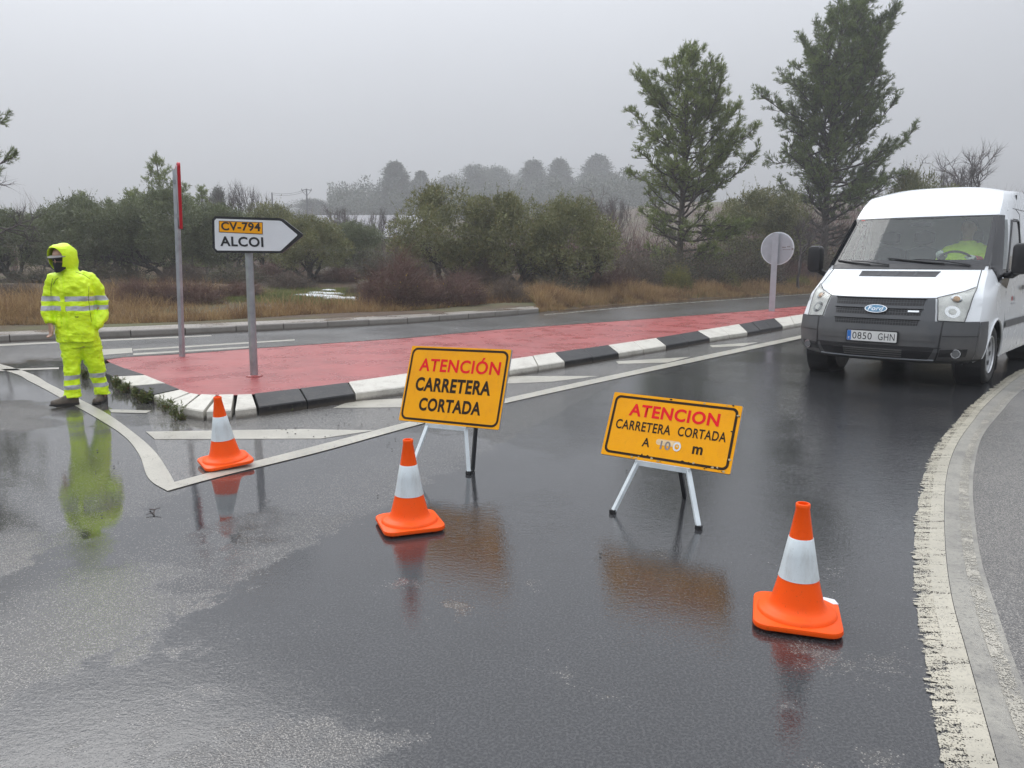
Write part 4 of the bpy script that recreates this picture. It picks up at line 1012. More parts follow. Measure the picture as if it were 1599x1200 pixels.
# cab side: black pillar trim and quarter light, door glass, seams, mirror, handle, marks
for sg in (1, -1):
    mb = MB(); vs, fs = [], []
    def stripq(pa, pb, off, mb, n=14, m=4):
        vs = []
        for k in range(n + 1):
            t = k / n; a = np.array(pa[0]) * (1 - t) + np.array(pa[1]) * t; bq = np.array(pb[0]) * (1 - t) + np.array(pb[1]) * t
            for j in range(m + 1):
                s = j / m; y, z = a * (1 - s) + bq * s
                vs.append(side_z(y, z, sg, off))
        mb.add(vs, [(k * (m + 1) + j, k * (m + 1) + j + 1, (k + 1) * (m + 1) + j + 1, (k + 1) * (m + 1) + j) for k in range(n) for j in range(m)])
    # A-pillar: from scuttle to header
    stripq([(0.93, 1.27), (1.56, 1.89)], [(1.24, 1.27), (1.73, 1.89)], 0.004, mb)
    stripq([(1.02, 1.13), (1.02, 1.27)], [(1.42, 1.05), (1.44, 1.27)], 0.004, mb, 4)
    stripq([(1.42, 1.05), (1.44, 1.27)], [(1.60, 1.18), (1.60, 1.27)], 0.004, mb, 4)
    mb.build('pillar_trim', M['gloss_black'], van)
    mb = MB(); stripq([(1.23, 1.27), (1.70, 1.84)], [(1.42, 1.27), (1.76, 1.84)], 0.003, mb); mb.build('quarter_window', M['side_glass'], van)
    mb = MB(); stripq([(1.40, 1.23), (1.86, 1.85)], [(2.31, 1.23), (2.31, 1.85)], 0.002, mb); mb.build('door_window', M['side_glass'], van, smooth=True)
    mb = MB()
    loop = [(1.43, 1.24), (1.78, 1.71), (1.90, 1.83), (2.27, 1.84), (2.29, 1.80), (2.29, 1.24), (1.43, 1.24)]
    mb.tube([side_z(y, z, sg, 0.004) for y, z in loop], 0.012, 6); mb.build('window_seal', M['black_trim'], van)
    mb = MB()
    mb.tube([side_z(y, z, sg, 0.0) for y, z in ((1.40, 1.02), (1.43, 0.62), (1.42, 0.45), (1.46, 0.33))], 0.004, 5)
    mb.tube([side_z(y, z, sg, 0.0) for y, z in ((2.42, 0.33), (2.42, 1.0), (2.42, 1.5), (2.40, 1.93), (2.2, 1.98), (1.84, 1.95))], 0.004, 5)
    mb.tube([side_z(y, 1.98, sg, 0.0) for y in np.linspace(2.05, 4.7, 12)], 0.004, 5)
    mb.build('door_seam', M['black_trim'], van)
    mb = MB(); stripq([(1.45, 0.60), (1.45, 0.68)], [(4.6, 0.60), (4.6, 0.68)], 0.012, mb, 2, 24); mb.build('rub_strip', M['bumper'], van)
    mb = MB(); stripq([(2.2, 1.02), (2.2, 1.07)], [(2.36, 1.02), (2.36, 1.07)], 0.022, mb, 2, 3); mb.build('door_handle', M['black_trim'], van)
    if sg > 0:
        mb = MB(); stripq([(1.72, 0.90), (1.72, 0.95)], [(1.77, 0.90), (1.77, 0.95)], 0.004, mb, 2, 2); mb.build('red_mark', M['red_mark'], van)
        mb = MB()
        for k in range(3): stripq([(1.79 + .05 * k, 0.90), (1.79 + .05 * k, 0.95)], [(1.825 + .05 * k, 0.90), (1.825 + .05 * k, 0.95)], 0.004, mb, 2, 2)
        stripq([(1.72, 0.86), (1.72, 0.875)], [(1.93, 0.86), (1.93, 0.875)], 0.004, mb, 1, 3); mb.build('door_lettering', M['grey_mark'], van)
    mb = MB(); a = side_z(1.18, 1.17, sg, 0.006); mb.lathe([(0, 0), (0.012, 0), (0.010, 0.006), (0, 0.008)], 10, (a[0], a[1], a[2]), axis='x'); mb.build('trim_stud', M['chrome'], van)
    # mirror
    mx = sg * 1.13; mb = MB(); mb.tube([side_z(1.36, 1.20, sg, -0.01), (sg * 1.04, 1.24, 1.20), (sg * 1.11, 1.20, 1.25)], [(0.05, 0.035)] * 3, 10); arm = mb.build('mirror_arm', M['black_trim'], van, smooth=True)
    mb = MB(); sec = lambda s, y: [(mx + x * s, y, 1.385 + z * s) for x, z in rounded(0.165, 0.34, 0.055, 5)]
    mb.loft([sec(0.72, 1.105), sec(0.92, 1.115), sec(1.0, 1.145), sec(1.0, 1.23), sec(0.97, 1.245)]); mir = mb.build('mirror', M['black_trim'], van, smooth=True)
    mb = MB(); mb.plate(rounded(0.135, 0.29, 0.04, 4, mx, 1.385), 1.2455, 1.248); mb.build('mirror_glass', M['chrome'], mir)
    # mud flap
    mb = MB(); mb.box((sg * 0.86, WY + 0.40, 0.24), (0.2, 0.012, 0.26)); mb.build('mud_flap', M['rubber'], van)
    # wheel-arch lip
    mb = MB(); pts = []
    for k in range(0, 25):
        a = R(-8 + 196 * k / 24); pts.append(side_z(WY + 0.398 * math.cos(a), max(WZ + 0.398 * math.sin(a), 0.24), sg, 0.006))
    mb.tube(pts, 0.014, 6); mb.build('wheel_arch', M['van_white'], van, smooth=True)
# wheels
for sg in (1, -1):
    for y0_ in (WY, WY + 2.933):
        f = lambda x: x * sg
        xc = 0.855
        prof = [(0.205, 0.085), (0.235, 0.105), (0.285, 0.112), (0.31, 0.100), (0.3225, 0.075), (0.325, 0.03), (0.325, -0.03), (0.3225, -0.075), (0.31, -0.10), (0.26, -0.11), (0.205, -0.085), (0.205, 0.085)]
        wh = MB(); wh.lathe([(r, f(t)) for r, t in prof], 44, (f(xc), y0_, WR), axis='x')
        for k in range(3): wh.lathe([(0.3255, f(-0.045 + 0.045 * k - 0.004)), (0.3265, f(-0.045 + 0.045 * k)), (0.3255, f(-0.045 + 0.045 * k + 0.004))], 44, (f(xc), y0_, WR), axis='x')
        ty_ = wh.build('wheel', M['rubber'], van, smooth=True)
        wh = MB(); wh.lathe([(0.0, f(0.075)), (0.045, f(0.078)), (0.06, f(0.070)), (0.10, f(0.058)), (0.175, f(0.070)), (0.205, f(0.085)), (0.212, f(0.098)), (0.206, f(0.104)), (0.198, f(0.09))], 44, (f(xc), y0_, WR), axis='x')
        wh.build('rim', M['rim'], ty_, smooth=True)
        wh = MB()
        for k in range(8):
            a = 6.2832 * k / 8
            P = lambda r, da: (f(xc + 0.0725), y0_ + r * math.cos(a + da), WR + r * math.sin(a + da))
            wh.add([P(0.115, -0.20), P(0.168, -0.15), P(0.172, 0), P(0.168, 0.15), P(0.115, 0.20), P(0.105, 0)], [(0, 1, 2, 3, 4, 5)])
        wh.build('wheel_slot', M['black_trim'], ty_)
# cabin
mb = MB(); mb.box((0, 1.22, 1.17), (1.62, 0.52, 0.16), bev=0.05); mb.box((0.42, 1.38, 1.27), (0.46, 0.22, 0.10), bev=0.04); mb.box((0, 1.34, 0.85), (1.6, 0.3, 0.5)); mb.build('dashboard', M['cabin'], van, smooth=True)
mb = MB(); mb.box((0, 2.06, 2.0), (1.4, 0.5, 0.03)); mb.box((0, 2.32, 1.55), (1.62, 0.02, 1.0)); mb.build('cabin_lining', M['cabin_light'], van)
for x, w_ in ((0.42, 0.46), (-0.12, 0.40), (-0.54, 0.42)):
    mb = MB(); mb.box((x, 2.12, 1.24), (w_, 0.14, 0.62), Matrix.Rotation(R(-10), 3, 'X'), bev=0.05); mb.box((x, 1.86, 0.94), (w_, 0.5, 0.16), bev=0.05)
    mb.box((x, 2.19, 1.66), (0.25, 0.09, 0.19), Matrix.Rotation(R(-8), 3, 'X'), bev=0.04); mb.build('seat', M['seat'], van, smooth=True)
mb = MB(); cs = Vector((0.42, 1.52, 1.235)); nn_ = Vector((0, 0.75, 0.66)).normalized(); e1_ = Vector((1, 0, 0)); e2_ = nn_.cross(e1_)
pts = [cs + (e1_ * math.cos(6.2832 * i / 24) + e2_ * math.sin(6.2832 * i / 24)) * 0.195 for i in range(25)]; mb.tube(pts, 0.015, 8)
mb.tube([cs, cs - nn_ * 0.2], 0.03, 8); mb.tube([cs - e1_ * 0.19, cs, cs + e1_ * 0.19], 0.016, 6); mb.build('steering_wheel', M['black_trim'], van, smooth=True)
mb = MB(); mb.box((0, 1.52, 1.80), (0.24, 0.03, 0.07), bev=0.012); mb.build('inner_mirror', M['black_trim'], van)
mb = MB(); mb.box((-0.55, 1.10, 1.2535), (0.26, 0.16, 0.012), Matrix.Rotation(R(14), 3, 'Z')); mb.box((-0.40, 1.08, 1.256), (0.14, 0.10, 0.01), Matrix.Rotation(R(-20), 3, 'Z')); o = mb.build('papers', M['plate_white'], None)
tag(o, 'loose white papers lying on the van dashboard behind the windscreen', 'papers'); o.matrix_world = Matrix.LocRotScale(van.location, van.rotation_euler, van.scale)
# sensor box and sticker
mb = MB(); patch(mb, [(-0.90, 12.0), (-0.84, 12.0), (-0.84, 12.12), (-0.90, 12.12)], 0.007, 1, 1); mb.build('windscreen_sticker', M['red_mark'], ws)
# ------------------------------------------------------------------ people
from mathutils.bvhtree import BVHTree
M['skin'] = simple('skin', (0.42, 0.25, 0.18), 0.5, 0, 0.08, 20, 0.1, 150, Subsurface_Weight=0.1)
M['mask'] = simple('black_cloth_mask', (0.010, 0.010, 0.012), 0.8)
M['shades'] = simple('dark_lenses', (0.015, 0.013, 0.012), 0.15)
M['cap'] = simple('grey_cap_cloth', (0.25, 0.24, 0.23), 0.8)
M['boot'] = simple('muddy_brown_boot_leather', (0.085, 0.065, 0.048), 0.55, 0, 0.4, 18, 0.2, 60)
M['sole'] = simple('dark_boot_sole', (0.018, 0.016, 0.015), 0.5)
M['hair'] = simple('dark_hair', (0.03, 0.022, 0.016), 0.7)
M['glove'] = simple('white_work_glove', (0.62, 0.62, 0.60), 0.8)
M['cuff'] = simple('red_sleeve_cuff', (0.60, 0.03, 0.05), 0.7)
def hivis(name, bands, gap=None):
    m = NT(name); p = m.obj(); z = m.math('ADD', m.sep(p, 2), m.lerp(m.noise(p, 5, 2), 0.3, 0.7, -0.006, 0.006))
    k = None
    for a, b in bands:
        t = m.math('MULTIPLY', m.math('GREATER_THAN', z, a), m.math('LESS_THAN', z, b)); k = t if k is None else m.math('MAXIMUM', k, t)
    n1 = m.noise(p, 6, 5, 0.65)
    c = m.mix(m.step(n1, 0.35, 0.7), (0.74, 1.0, 0.001), (0.64, 0.92, 0.001))
    c = m.mix(m.math('MULTIPLY', m.step(m.noise(m.vscale(p, (2, 2, .6)), 7, 6, 0.75), 0.58, 0.78), 0.30), c, (0.42, 0.55, 0.05))
    c = m.mix(m.math('MULTIPLY', m.step(m.noise(p, 14, 4, 0.6), 0.62, 0.8), 0.35), c, (0.30, 0.38, 0.02))
    if k is not None: c = m.mix(k, c, m.mix(n1, (0.50, 0.51, 0.54), (0.40, 0.41, 0.45)))
    w = m.noise(m.vscale(p, (1, 1, 2.2)), 9, 4, 0.55, 0.6)
    return m.done(m.pbr(c, 0.45, 0, m.bump(m.math('ADD', w, m.math('MULTIPLY', m.noise(m.vscale(p, (1, 1, 1.6)), 22, 3, 0.5, 1.2), 0.35)), 0.65, 0.02)))
M['hv_jacket'] = hivis('yellow_rain_jacket', [(1.072, 1.122), (0.978, 1.024)])
M['hv_trouser'] = hivis('yellow_rain_trousers', [(0.272, 0.318), (0.170, 0.214)])
M['hv_plain'] = hivis('yellow_rain_hood', [])
M['hv_seam'] = simple('jacket_seam', (0.20, 0.30, 0.01), 0.7)
def ell(c, rx, ry, yaw=0.0, n=28, p=2.3, tilt=(0, 0)):
    out = []
    for k in range(n):
        a = 6.28318 * k / n; ca, sa = math.cos(a), math.sin(a)
        x = rx * math.copysign(abs(ca) ** (2 / p), ca); y = ry * math.copysign(abs(sa) ** (2 / p), sa)
        xr = x * math.cos(yaw) - y * math.sin(yaw); yr = x * math.sin(yaw) + y * math.cos(yaw)
        out.append((c[0] + xr, c[1] + yr, c[2] + tilt[0] * xr + tilt[1] * yr))
    return out
def head_geo(mb, chin, yaw, pitch=0.0, s=1.0):
    """head with brow, nose, lips, chin and ears; faces -y before the yaw"""
    Rm = Matrix.Translation(chin) @ Matrix.Rotation(yaw, 4, 'Z') @ Matrix.Rotation(pitch, 4, 'X')
    lv = [(0.0, -.070, -.02, .028), (.012, -.083, .02, .045), (.03, -.088, .055, .056), (.05, -.090, .075, .063), (.075, -.092, .090, .068), (.10, -.090, .098, .072), (.125, -.088, .102, .075), (.15, -.089, .104, .076), (.175, -.082, .102, .074), (.20, -.062, .088, .062), (.218, -.032, .058, .040), (.226, .005, .02, .012)]
    rings = []
    for z, f, b, w in lv:
        ring = []
        for k in range(32):
            a = 6.28318 * k / 32; sx, cy = math.sin(a), -math.cos(a)
            y = (f if cy < 0 else b) * abs(cy); x = w * sx
            d = abs(a if a < math.pi else a - 6.28318)
            if cy < 0:
                nose = math.exp(-(d / 0.20) ** 2) * float(np.interp(z, [.068, .085, .10, .135, .15], [0, .030, .024, .006, 0]))
                eye = -math.exp(-((d - .42) / .2) ** 2) * float(np.interp(z, [.105, .122, .14], [0, .010, 0]))
                lip = math.exp(-(d / .3) ** 2) * float(np.interp(z, [.035, .045, .052, .06, .07], [0, .006, .001, .006, 0]))
                y -= nose + eye + lip
            ring.append(tuple(Rm @ Vector((x * s, y * s, z * s))))
        rings.append(ring)
    mb.loft(rings)
    for sg in (-1, 1):
        mb.loft([[tuple(Rm @ Vector((s * sg * (.070 + o), s * (.012 + .022 * r * math.cos(t)), s * (.115 + .033 * r * math.sin(t))))) for t in [6.283 * i / 12 for i in range(12)]] for o, r in ((0, .8), (.012, 1), (.018, .8))])
    return Rm
def hand_geo(mb, wrist, d, across, s=1.0, curl=0.6, thumb=1):
    """palm, four fingers of unequal length bent at the knuckles, and a thumb leaving the side of the palm"""
    d = Vector(d).normalized(); a = Vector(across); a = (a - d * a.dot(d)).normalized(); nrm = d.cross(a)
    w = Vector(wrist)
    mb.loft([[tuple(w + d * t * s + a * (x * wd * s) + nrm * (y * th * s)) for x, y in [(math.cos(q), math.sin(q)) for q in [6.283 * i / 14 for i in range(14)]]] for t, wd, th in ((-.03, .028, .022), (0, .030, .02), (.04, .041, .017), (.085, .043, .014), (.095, .038, .010))])
    for i, (o, L) in enumerate(((.031, .066), (.0105, .076), (-.0105, .070), (-.031, .054))):
        p = w + d * .085 * s + a * (o * s); ang = 0.15; pts = [p - d * .02 * s, p]
        for seg in (.45, .32, .23):
            ang += curl * (0.75 if seg > .4 else 1.0)
            p = p + (d * math.cos(ang) + nrm * math.sin(ang)) * (L * seg * s); pts.append(p)
        mb.tube(pts, [.0095 * s, .0098 * s, .009 * s, .0083 * s, .0065 * s], 8)
    p = w + d * .025 * s + a * (.034 * s); t1 = (d * .7 + a * .7 + nrm * .25).normalized(); t2 = (d * .9 + a * .25 + nrm * .45).normalized()
    mb.tube([p - t1 * .02 * s, p + t1 * .028 * s, p + t1 * .028 * s + t2 * .026 * s, p + t1 * .028 * s + t2 * .046 * s], [.013 * s, .0115 * s, .0100 * s, .007 * s], 8)
def wrinkle(me, amp, freq, zs=1.6, seed=0.0):
    n = len(me.vertices); co = np.empty(n * 3, np.float32); me.vertices.foreach_get('co', co); co = co.reshape(-1, 3)
    no = np.empty(n * 3, np.float32); me.vertices.foreach_get('normal', no); no = no.reshape(-1, 3)
    for i in range(n):
        c = co[i]; q = Vector((c[0] * freq + seed, c[1] * freq, c[2] * freq * zs))
        a = mnoise.noise(q) + 0.5 * mnoise.noise(q * 2.3); a = a - abs(mnoise.noise(q * 1.4 + Vector((5, 3, 1)))) * 1.2
        co[i] += no[i] * (amp * a)
    me.vertices.foreach_set('co', co.ravel()); me.update()
def project(bvh, pts, off, dirn=(0, 1, 0)):
    out = []
    d = Vector(dirn).normalized()
    for x, z in pts:
        h = bvh.ray_cast(Vector((x, 0, z)) - d * 1.5, d)
        out.append((h[0] + h[1] * off) if h[0] is not None else Vector((x, -0.15, z)))
    return out
g = G(133, 631); FY = math.atan2(-g[0], g[1])
worker = tag(empty('person', (g[0], g[1], 0.0), FY), 'person walking in a yellow hooded rain suit and black mask beside the red island', 'person')
TY = R(-28); worker.scale = (0.93, 0.94, 1.0)
body = MB()
Hm = head_geo(body, (-0.085, -0.03, 1.385), R(-42), R(10), 1.0)
body.loft([ell((-0.055, 0.01, 1.30), .062, .062), ell((-0.065, 0.0, 1.36), .055, .058), ell((-0.075, 0.0, 1.45), .055, .06)])
body.loft([ell((-0.02, 0, 0.60), .15, .11, TY), ell((-0.02, 0, 0.75), .155, .115, TY), ell((-0.02, 0, .95), .15, .11, TY), ell((-0.025, 0, 1.15), .155, .105, TY), ell((-0.03, .0, 1.28), .13, .085, TY), ell((-0.045, 0, 1.34), .08, .07, TY)])
body.tube([(-0.15, .0, 1.25), (-.262, .03, 1.05), (-.262, -.02, .86), (-.262, -.035, .84)], [.045, .036, .031, .030], 12)
hand_geo(body, (-.262, -.035, .835), (0.04, -.10, -1), (0.45, -0.9, 0), 0.98, 0.55)
body.tube([(0.14, .02, 1.24), (.248, .045, 1.04), (.17, -.07, .84), (.15, -.09, .80)], [.045, .036, .030, .028], 12)
hand_geo(body, (.145, -.09, .79), (-.35, .10, -1), (-0.45, -0.9, 0), 0.98, 0.5)
body.tube([(-.09, 0, .64), (-.095, -.03, .36), (-.118, -.02, .09), (-.118, -.02, .05)], [.085, .06, .042, .045], 12)
body.tube([(.09, 0, .64), (.135, .01, .36), (.175, .055, .09), (.175, .055, .05)], [.085, .06, .042, .045], 12)
bm_ = union_mesh(body, 0.0055, 2)
mesh_obj('body', bm_, M['skin'], worker)
# trousers
tr = MB()
def leg(path, rad):
    rings = []
    for (x, y, z), (a, b_) in zip(path, rad): rings.append(ell((x, y, z), a, b_, 0, 24, 2.2))
    return rings
tr.loft(leg([(-.118, -.02, .088), (-.115, -.02, .12), (-.108, -.03, .24), (-.096, -.035, .36), (-.09, -.02, .48), (-.085, 0, .58), (-.06, 0, .70)], [(.092, .096), (.086, .092), (.080, .086), (.084, .09), (.098, .10), (.112, .12), (.14, .14)]))
tr.loft(leg([(.178, .055, .080), (.174, .055, .12), (.158, .045, .24), (.138, .015, .36), (.115, .01, .48), (.10, 0.005, .58), (.06, 0, .70)], [(.084, .098), (.078, .094), (.080, .09), (.090, .096), (.110, .11), (.126, .125), (.14, .14)]))
tr.loft([ell((-.0, 0, .60), .20, .145, TY * .5), ell((-.01, 0, .70), .20, .15, TY), ell((-.02, 0, .85), .18, .13, TY)])
tm = union_mesh(tr, 0.009, 3); wrinkle(tm, 0.012, 7.0, 1.6); wrinkle(tm, 0.004, 20, 1.2, 3); mesh_obj('trousers', tm, M['hv_trouser'], worker)
# jacket
jk = MB()
jk.loft([ell((-.018, 0, .655), .218, .175, TY, 32), ell((-.018, 0, .69), .222, .180, TY, 32), ell((-.02, 0, .80), .212, .172, TY, 32), ell((-.022, 0, .92), .205, .165, TY, 32), ell((-.024, 0, 1.06), .208, .165, TY, 32), ell((-.026, .0, 1.18), .216, .16, TY, 32), ell((-.028, .0, 1.27), .205, .145, TY, 32), ell((-.035, .0, 1.33), .155, .12, TY, 32), ell((-.05, .0, 1.375), .105, .10, TY, 32), ell((-.06, 0, 1.41), .092, .095, TY, 32)])
jk.tube([(-.10, .0, 1.30), (-.19, .01, 1.275), (-.235, .025, 1.17), (-.268, .03, 1.05), (-.272, .005, .94), (-.262, -.02, .865), (-.260, -.027, .845)], [.078, .080, .072, .066, .062, .057, .046], 18)
jk.tube([(.06, .01, 1.30), (.165, .02, 1.27), (.222, .035, 1.17), (.252, .05, 1.05), (.252, .015, .96), (.215, -.055, .875), (.19, -.095, .825), (.165, -.115, .79)], [.080, .084, .075, .070, .070, .066, .060, .048], 18)
jm = union_mesh(jk, 0.009, 3); wrinkle(jm, 0.016, 6.5, 1.5, 1.7); wrinkle(jm, 0.0035, 19, 1.3, 8)
jo = mesh_obj('jacket', jm, M['hv_jacket'], worker)
bvh = BVHTree.FromPolygons([v.co for v in jm.vertices], [p.vertices for p in jm.polygons])
def sheet(name, x0, x1, z0, z1, off, mat, parent, nx=6, nz=8, skew=0.0):
    mb = MB(); vs = project(bvh, [(x0 + (x1 - x0) * i / nx + skew * j / nz, z0 + (z1 - z0) * j / nz) for j in range(nz + 1) for i in range(nx + 1)], off); w = nx + 1
    fs = [(j * w + i, j * w + i + 1, (j + 1) * w + i + 1, (j + 1) * w + i) for j in range(nz) for i in range(nx)]
    b0 = project(bvh, [(x0 + (x1 - x0) * i / nx + skew * j / nz, z0 + (z1 - z0) * j / nz) for j in range(nz + 1) for i in range(nx + 1)], -0.004)
    nv = len(vs); loop = list(range(nx + 1)) + [j * w + nx for j in range(1, nz + 1)] + [nz * w + i for i in range(nx - 1, -1, -1)] + [j * w for j in range(nz - 1, 0, -1)]
    fs += [(loop[k], loop[(k + 1) % len(loop)], nv + loop[(k + 1) % len(loop)], nv + loop[k]) for k in range(len(loop))]
    mb.add(vs + b0, fs); return mb.build(name, mat, parent, smooth=30)
sheet('placket', -0.145, -0.105, 0.68, 1.33, 0.006, M['hv_plain'], jo, 3, 30)
sheet('pocket_flap', -0.02, 0.115, 0.885, 0.955, 0.009, M['hv_plain'], jo, 8, 4)
sheet('pocket_flap', -0.185, -0.155, 0.82, 0.93, 0.009, M['hv_plain'], jo, 3, 5)
sheet('pocket', -0.015, 0.11, 0.745, 0.89, 0.005, M['hv_plain'], jo, 8, 8)
sheet('label', -0.022, 0.012, 0.911, 0.921, 0.012, M['mask'], jo, 3, 2)
for pts in ([(0.135, 1.22), (0.12, 1.1), (0.125, 0.95), (0.13, 0.86)], [(-0.20, 1.30), (-0.225, 1.2), (-0.23, 1.12)], [(-0.10, 1.335), (-0.17, 1.29), (-0.2, 1.24)], [(0.02, 1.36), (0.10, 1.33), (0.15, 1.29)]):
    mb = MB(); q = np.array(pts); t = np.linspace(0, 1, 14); xi = np.interp(t, np.linspace(0, 1, len(q)), q[:, 0]); zi = np.interp(t, np.linspace(0, 1, len(q)), q[:, 1])
    mb.tube(project(bvh, list(zip(xi, zi)), 0.0), 0.0035, 5); mb.build('seam', M['hv_seam'], jo)
# hood with a stiff brim, cap peak, glasses and mask
f = Vector((math.sin(R(-42)) * 1.0, -math.cos(R(-42)), -0.16)).normalized(); upv = Vector((0, 0, 1)); rv = f.cross(upv).normalized(); uv = rv.cross(f).normalized()
hc = Vector((-0.078, -0.005, 1.515)); rings = []
for t, r, dz in ((-.135, .012, .0), (-.125, .065, .0), (-.095, .108, 0), (-.05, .130, .0), (0, .138, 0), (.045, .137, .0), (.085, .128, .004), (.112, .116, .008), (.124, .104, .010), (.110, .100, .008), (.05, .120, .0), (-.05, .112, 0)):
    ring = []
    for k in range(30):
        a = 6.28318 * k / 30; ca, sa = math.cos(a), math.sin(a)
        vert = 0.98 if sa > 0 else (1.22 if t > .06 else 1.50)
        ext_ = 0.018 * max(0, sa) ** 2 if t > .08 else -0.03 * max(0, -sa) * (1 if t > .04 else 0)
        ring.append(tuple(hc + f * (t + ext_) + rv * (r * ca * (0.90 if sa > 0 else 0.90 + .22 * sa * sa * (t < .06))) + uv * (r * sa * vert + dz)))
    rings.append(ring)
mb = MB(); mb.loft(rings, caps=False); hd = mb.build('hood', M['hv_plain'], worker, smooth=60)
wrinkle(hd.data, 0.010, 9, 1.0, 4)
def face_pt(x, z, off): # a point on the face at width x, height z above the chin
    y = -(0.090 + off) * math.sqrt(max(0, 1 - (x / (0.078 + off)) ** 2))
    return Hm @ Vector((x, y, z))
def face_sheet(name, x0, x1, zf0, zf1, off, mat, nx=14, nz=6):
    mb = MB(); vs = []
    for j in range(nz + 1):
        for i in range(nx + 1):
            x = x0 + (x1 - x0) * i / nx; t = j / nz; z = zf0(x) * (1 - t) + zf1(x) * t
            bul = 0.022 * math.exp(-(x / .028) ** 2) * math.sin(math.pi * min(1, t * .8 + .2)) if name == 'face_mask' else 0
            vs.append(face_pt(x, z, off + bul))
    w = nx + 1; fs = [(j * w + i, j * w + i + 1, (j + 1) * w + i + 1, (j + 1) * w + i) for j in range(nz) for i in range(nx)]
    mb.add(vs, fs); return mb.build(name, mat, worker, smooth=True)
face_sheet('face_mask', -0.074, 0.074, lambda x: -0.012 + 6.0 * x * x, lambda x: 0.094 - 3.2 * x * x, 0.009, M['mask'])
face_sheet('glasses', -0.070, 0.070, lambda x: 0.100, lambda x: 0.134, 0.010, M['shades'], 14, 3)
mb = MB(); vs = []
for j in range(4):
    for i in range(13):
        a = R(-75 + 150 * i / 12); r = 0.095 + 0.058 * j / 3 * (math.cos(a * 0.9)); vs.append(Hm @ Vector((0.083 / 0.095 * r * math.sin(a), -r * math.cos(a), 0.150 - 0.010 * j / 3)))
nvp = len(vs); vs += [v + Vector((0, 0, 0.006)) for v in vs]
mb.add(vs, [(j * 13 + i, j * 13 + i + 1, (j + 1) * 13 + i + 1, (j + 1) * 13 + i) for j in range(3) for i in range(12)] + [(nvp + j * 13 + i, nvp + j * 13 + i + 1, nvp + (j + 1) * 13 + i + 1, nvp + (j + 1) * 13 + i) for j in range(3) for i in range(12)] + [(39 + i, 39 + i + 1, nvp + 39 + i + 1, nvp + 39 + i) for i in range(12)])
mb.build('cap_peak', M['cap'], worker, smooth=30)
# boots
def boot(loc, yaw, toe_up=0.0, L=0.285):
    Bm = Matrix.Translation(loc) @ Matrix.Rotation(yaw, 4, 'Z') @ Matrix.Rotation(toe_up, 4, 'X')
    mb = MB(); rings = []
    for y, w, h, z0 in ((.085, .018, .055, .028), (.075, .033, .085, .022), (.03, .040, .10, .020), (-.03, .041, .10, .020), (-.08, .045, .078, .020), (-.13, .048, .060, .020), (-.17, .043, .050, .021), (-.192, .028, .038, .024), (-.20, .012, .024, .028)):
        rings.append([tuple(Bm @ Vector((w * math.cos(a), y, z0 + h * max(0, math.sin(a)) - 0.004 * (math.sin(a) < 0)))) for a in [6.283 * k / 20 for k in range(20)]])
    mb.loft(rings)
    mb.loft([[tuple(Bm @ Vector((.043 * math.cos(a), .035 + .05 * math.sin(a), z))) for a in [6.283 * k / 20 for k in range(20)]] for z in (.05, .12, .145)])
    b = mb.build('boot', M['boot'], worker, smooth=50)
    mb = MB(); out = [(w * math.cos(a) * 1.06, y) for y, w, a in []]
    prof = [(.088, .0, ), ]
    L_ = [(0.0, .092), (.026, .086), (.040, .055), (.042, 0), (.043, -.06), (.051, -.12), (.049, -.165), (.034, -.198), (.012, -.212)]
    ol = [(x, y) for x, y in L_] + [(-x, y) for x, y in reversed(L_[1:])]
    n = len(ol)
    for z0, z1, sel in ((0.0, .028, None),):
        mb.add([tuple(Bm @ Vector((x, y, z0 + (0.010 if y < -.18 else 0)))) for x, y in ol] + [tuple(Bm @ Vector((x, y, z1))) for x, y in ol], [tuple(range(n)), tuple(range(2 * n - 1, n - 1, -1))] + [(i, (i + 1) % n, n + (i + 1) % n, n + i) for i in range(n)])
    mb.build('boot_sole', M['sole'], b)
boot((-0.143, -0.050, 0.004), R(-66), R(-3))
boot((0.173, 0.055, 0.0), R(-22))

# driver in the van
drv = tag(empty('person', van.location), 'person in yellow work jacket sitting at the wheel behind the van windscreen', 'person')
drv.rotation_euler = van.rotation_euler; drv.scale = van.scale
bd_ = MB(); ox, oy = 0.42, 2.0
head_geo(bd_, (ox + .01, oy - .06, 1.545), R(8), 0.0, 1.0)
bd_.loft([ell((ox, oy, 1.45), .06, .06), ell((ox, oy - .02, 1.50), .055, .06), ell((ox, oy - .02, 1.60), .055, .06)])
bd_.loft([ell((ox, oy, 1.02), .17, .13), ell((ox, oy - .02, 1.2), .17, .12), ell((ox, oy, 1.38), .18, .11), ell((ox, oy, 1.47), .08, .07)])
for sg in (-1, 1):
    bd_.tube([(ox + sg * .17, oy, 1.40), (ox + sg * .25, oy - .20, 1.20), (ox + sg * .17, oy - .42, 1.28)], [.055, .045, .032], 10)
    hand_geo(bd_, (ox + sg * .168, oy - .43, 1.285), (0, -0.8, .35), (-sg, 0, .3), 1.0, 0.7)
    bd_.tube([(ox + sg * .09, oy, 1.02), (ox + sg * .11, oy - .45, 1.05), (ox + sg * .10, oy - .62, .60), (ox + sg * .10, oy - .68, .48)], [.085, .065, .045, .05], 10)
mesh_obj('body', union_mesh(bd_, 0.008, 2), M['skin'], drv)
jk = MB()
jk.loft([ell((ox, oy, 1.02), .23, .17), ell((ox, oy - .02, 1.15), .23, .16), ell((ox, oy, 1.32), .235, .15), ell((ox, oy, 1.42), .20, .13), ell((ox, oy, 1.48), .105, .10), ell((ox, oy, 1.52), .085, .09)])
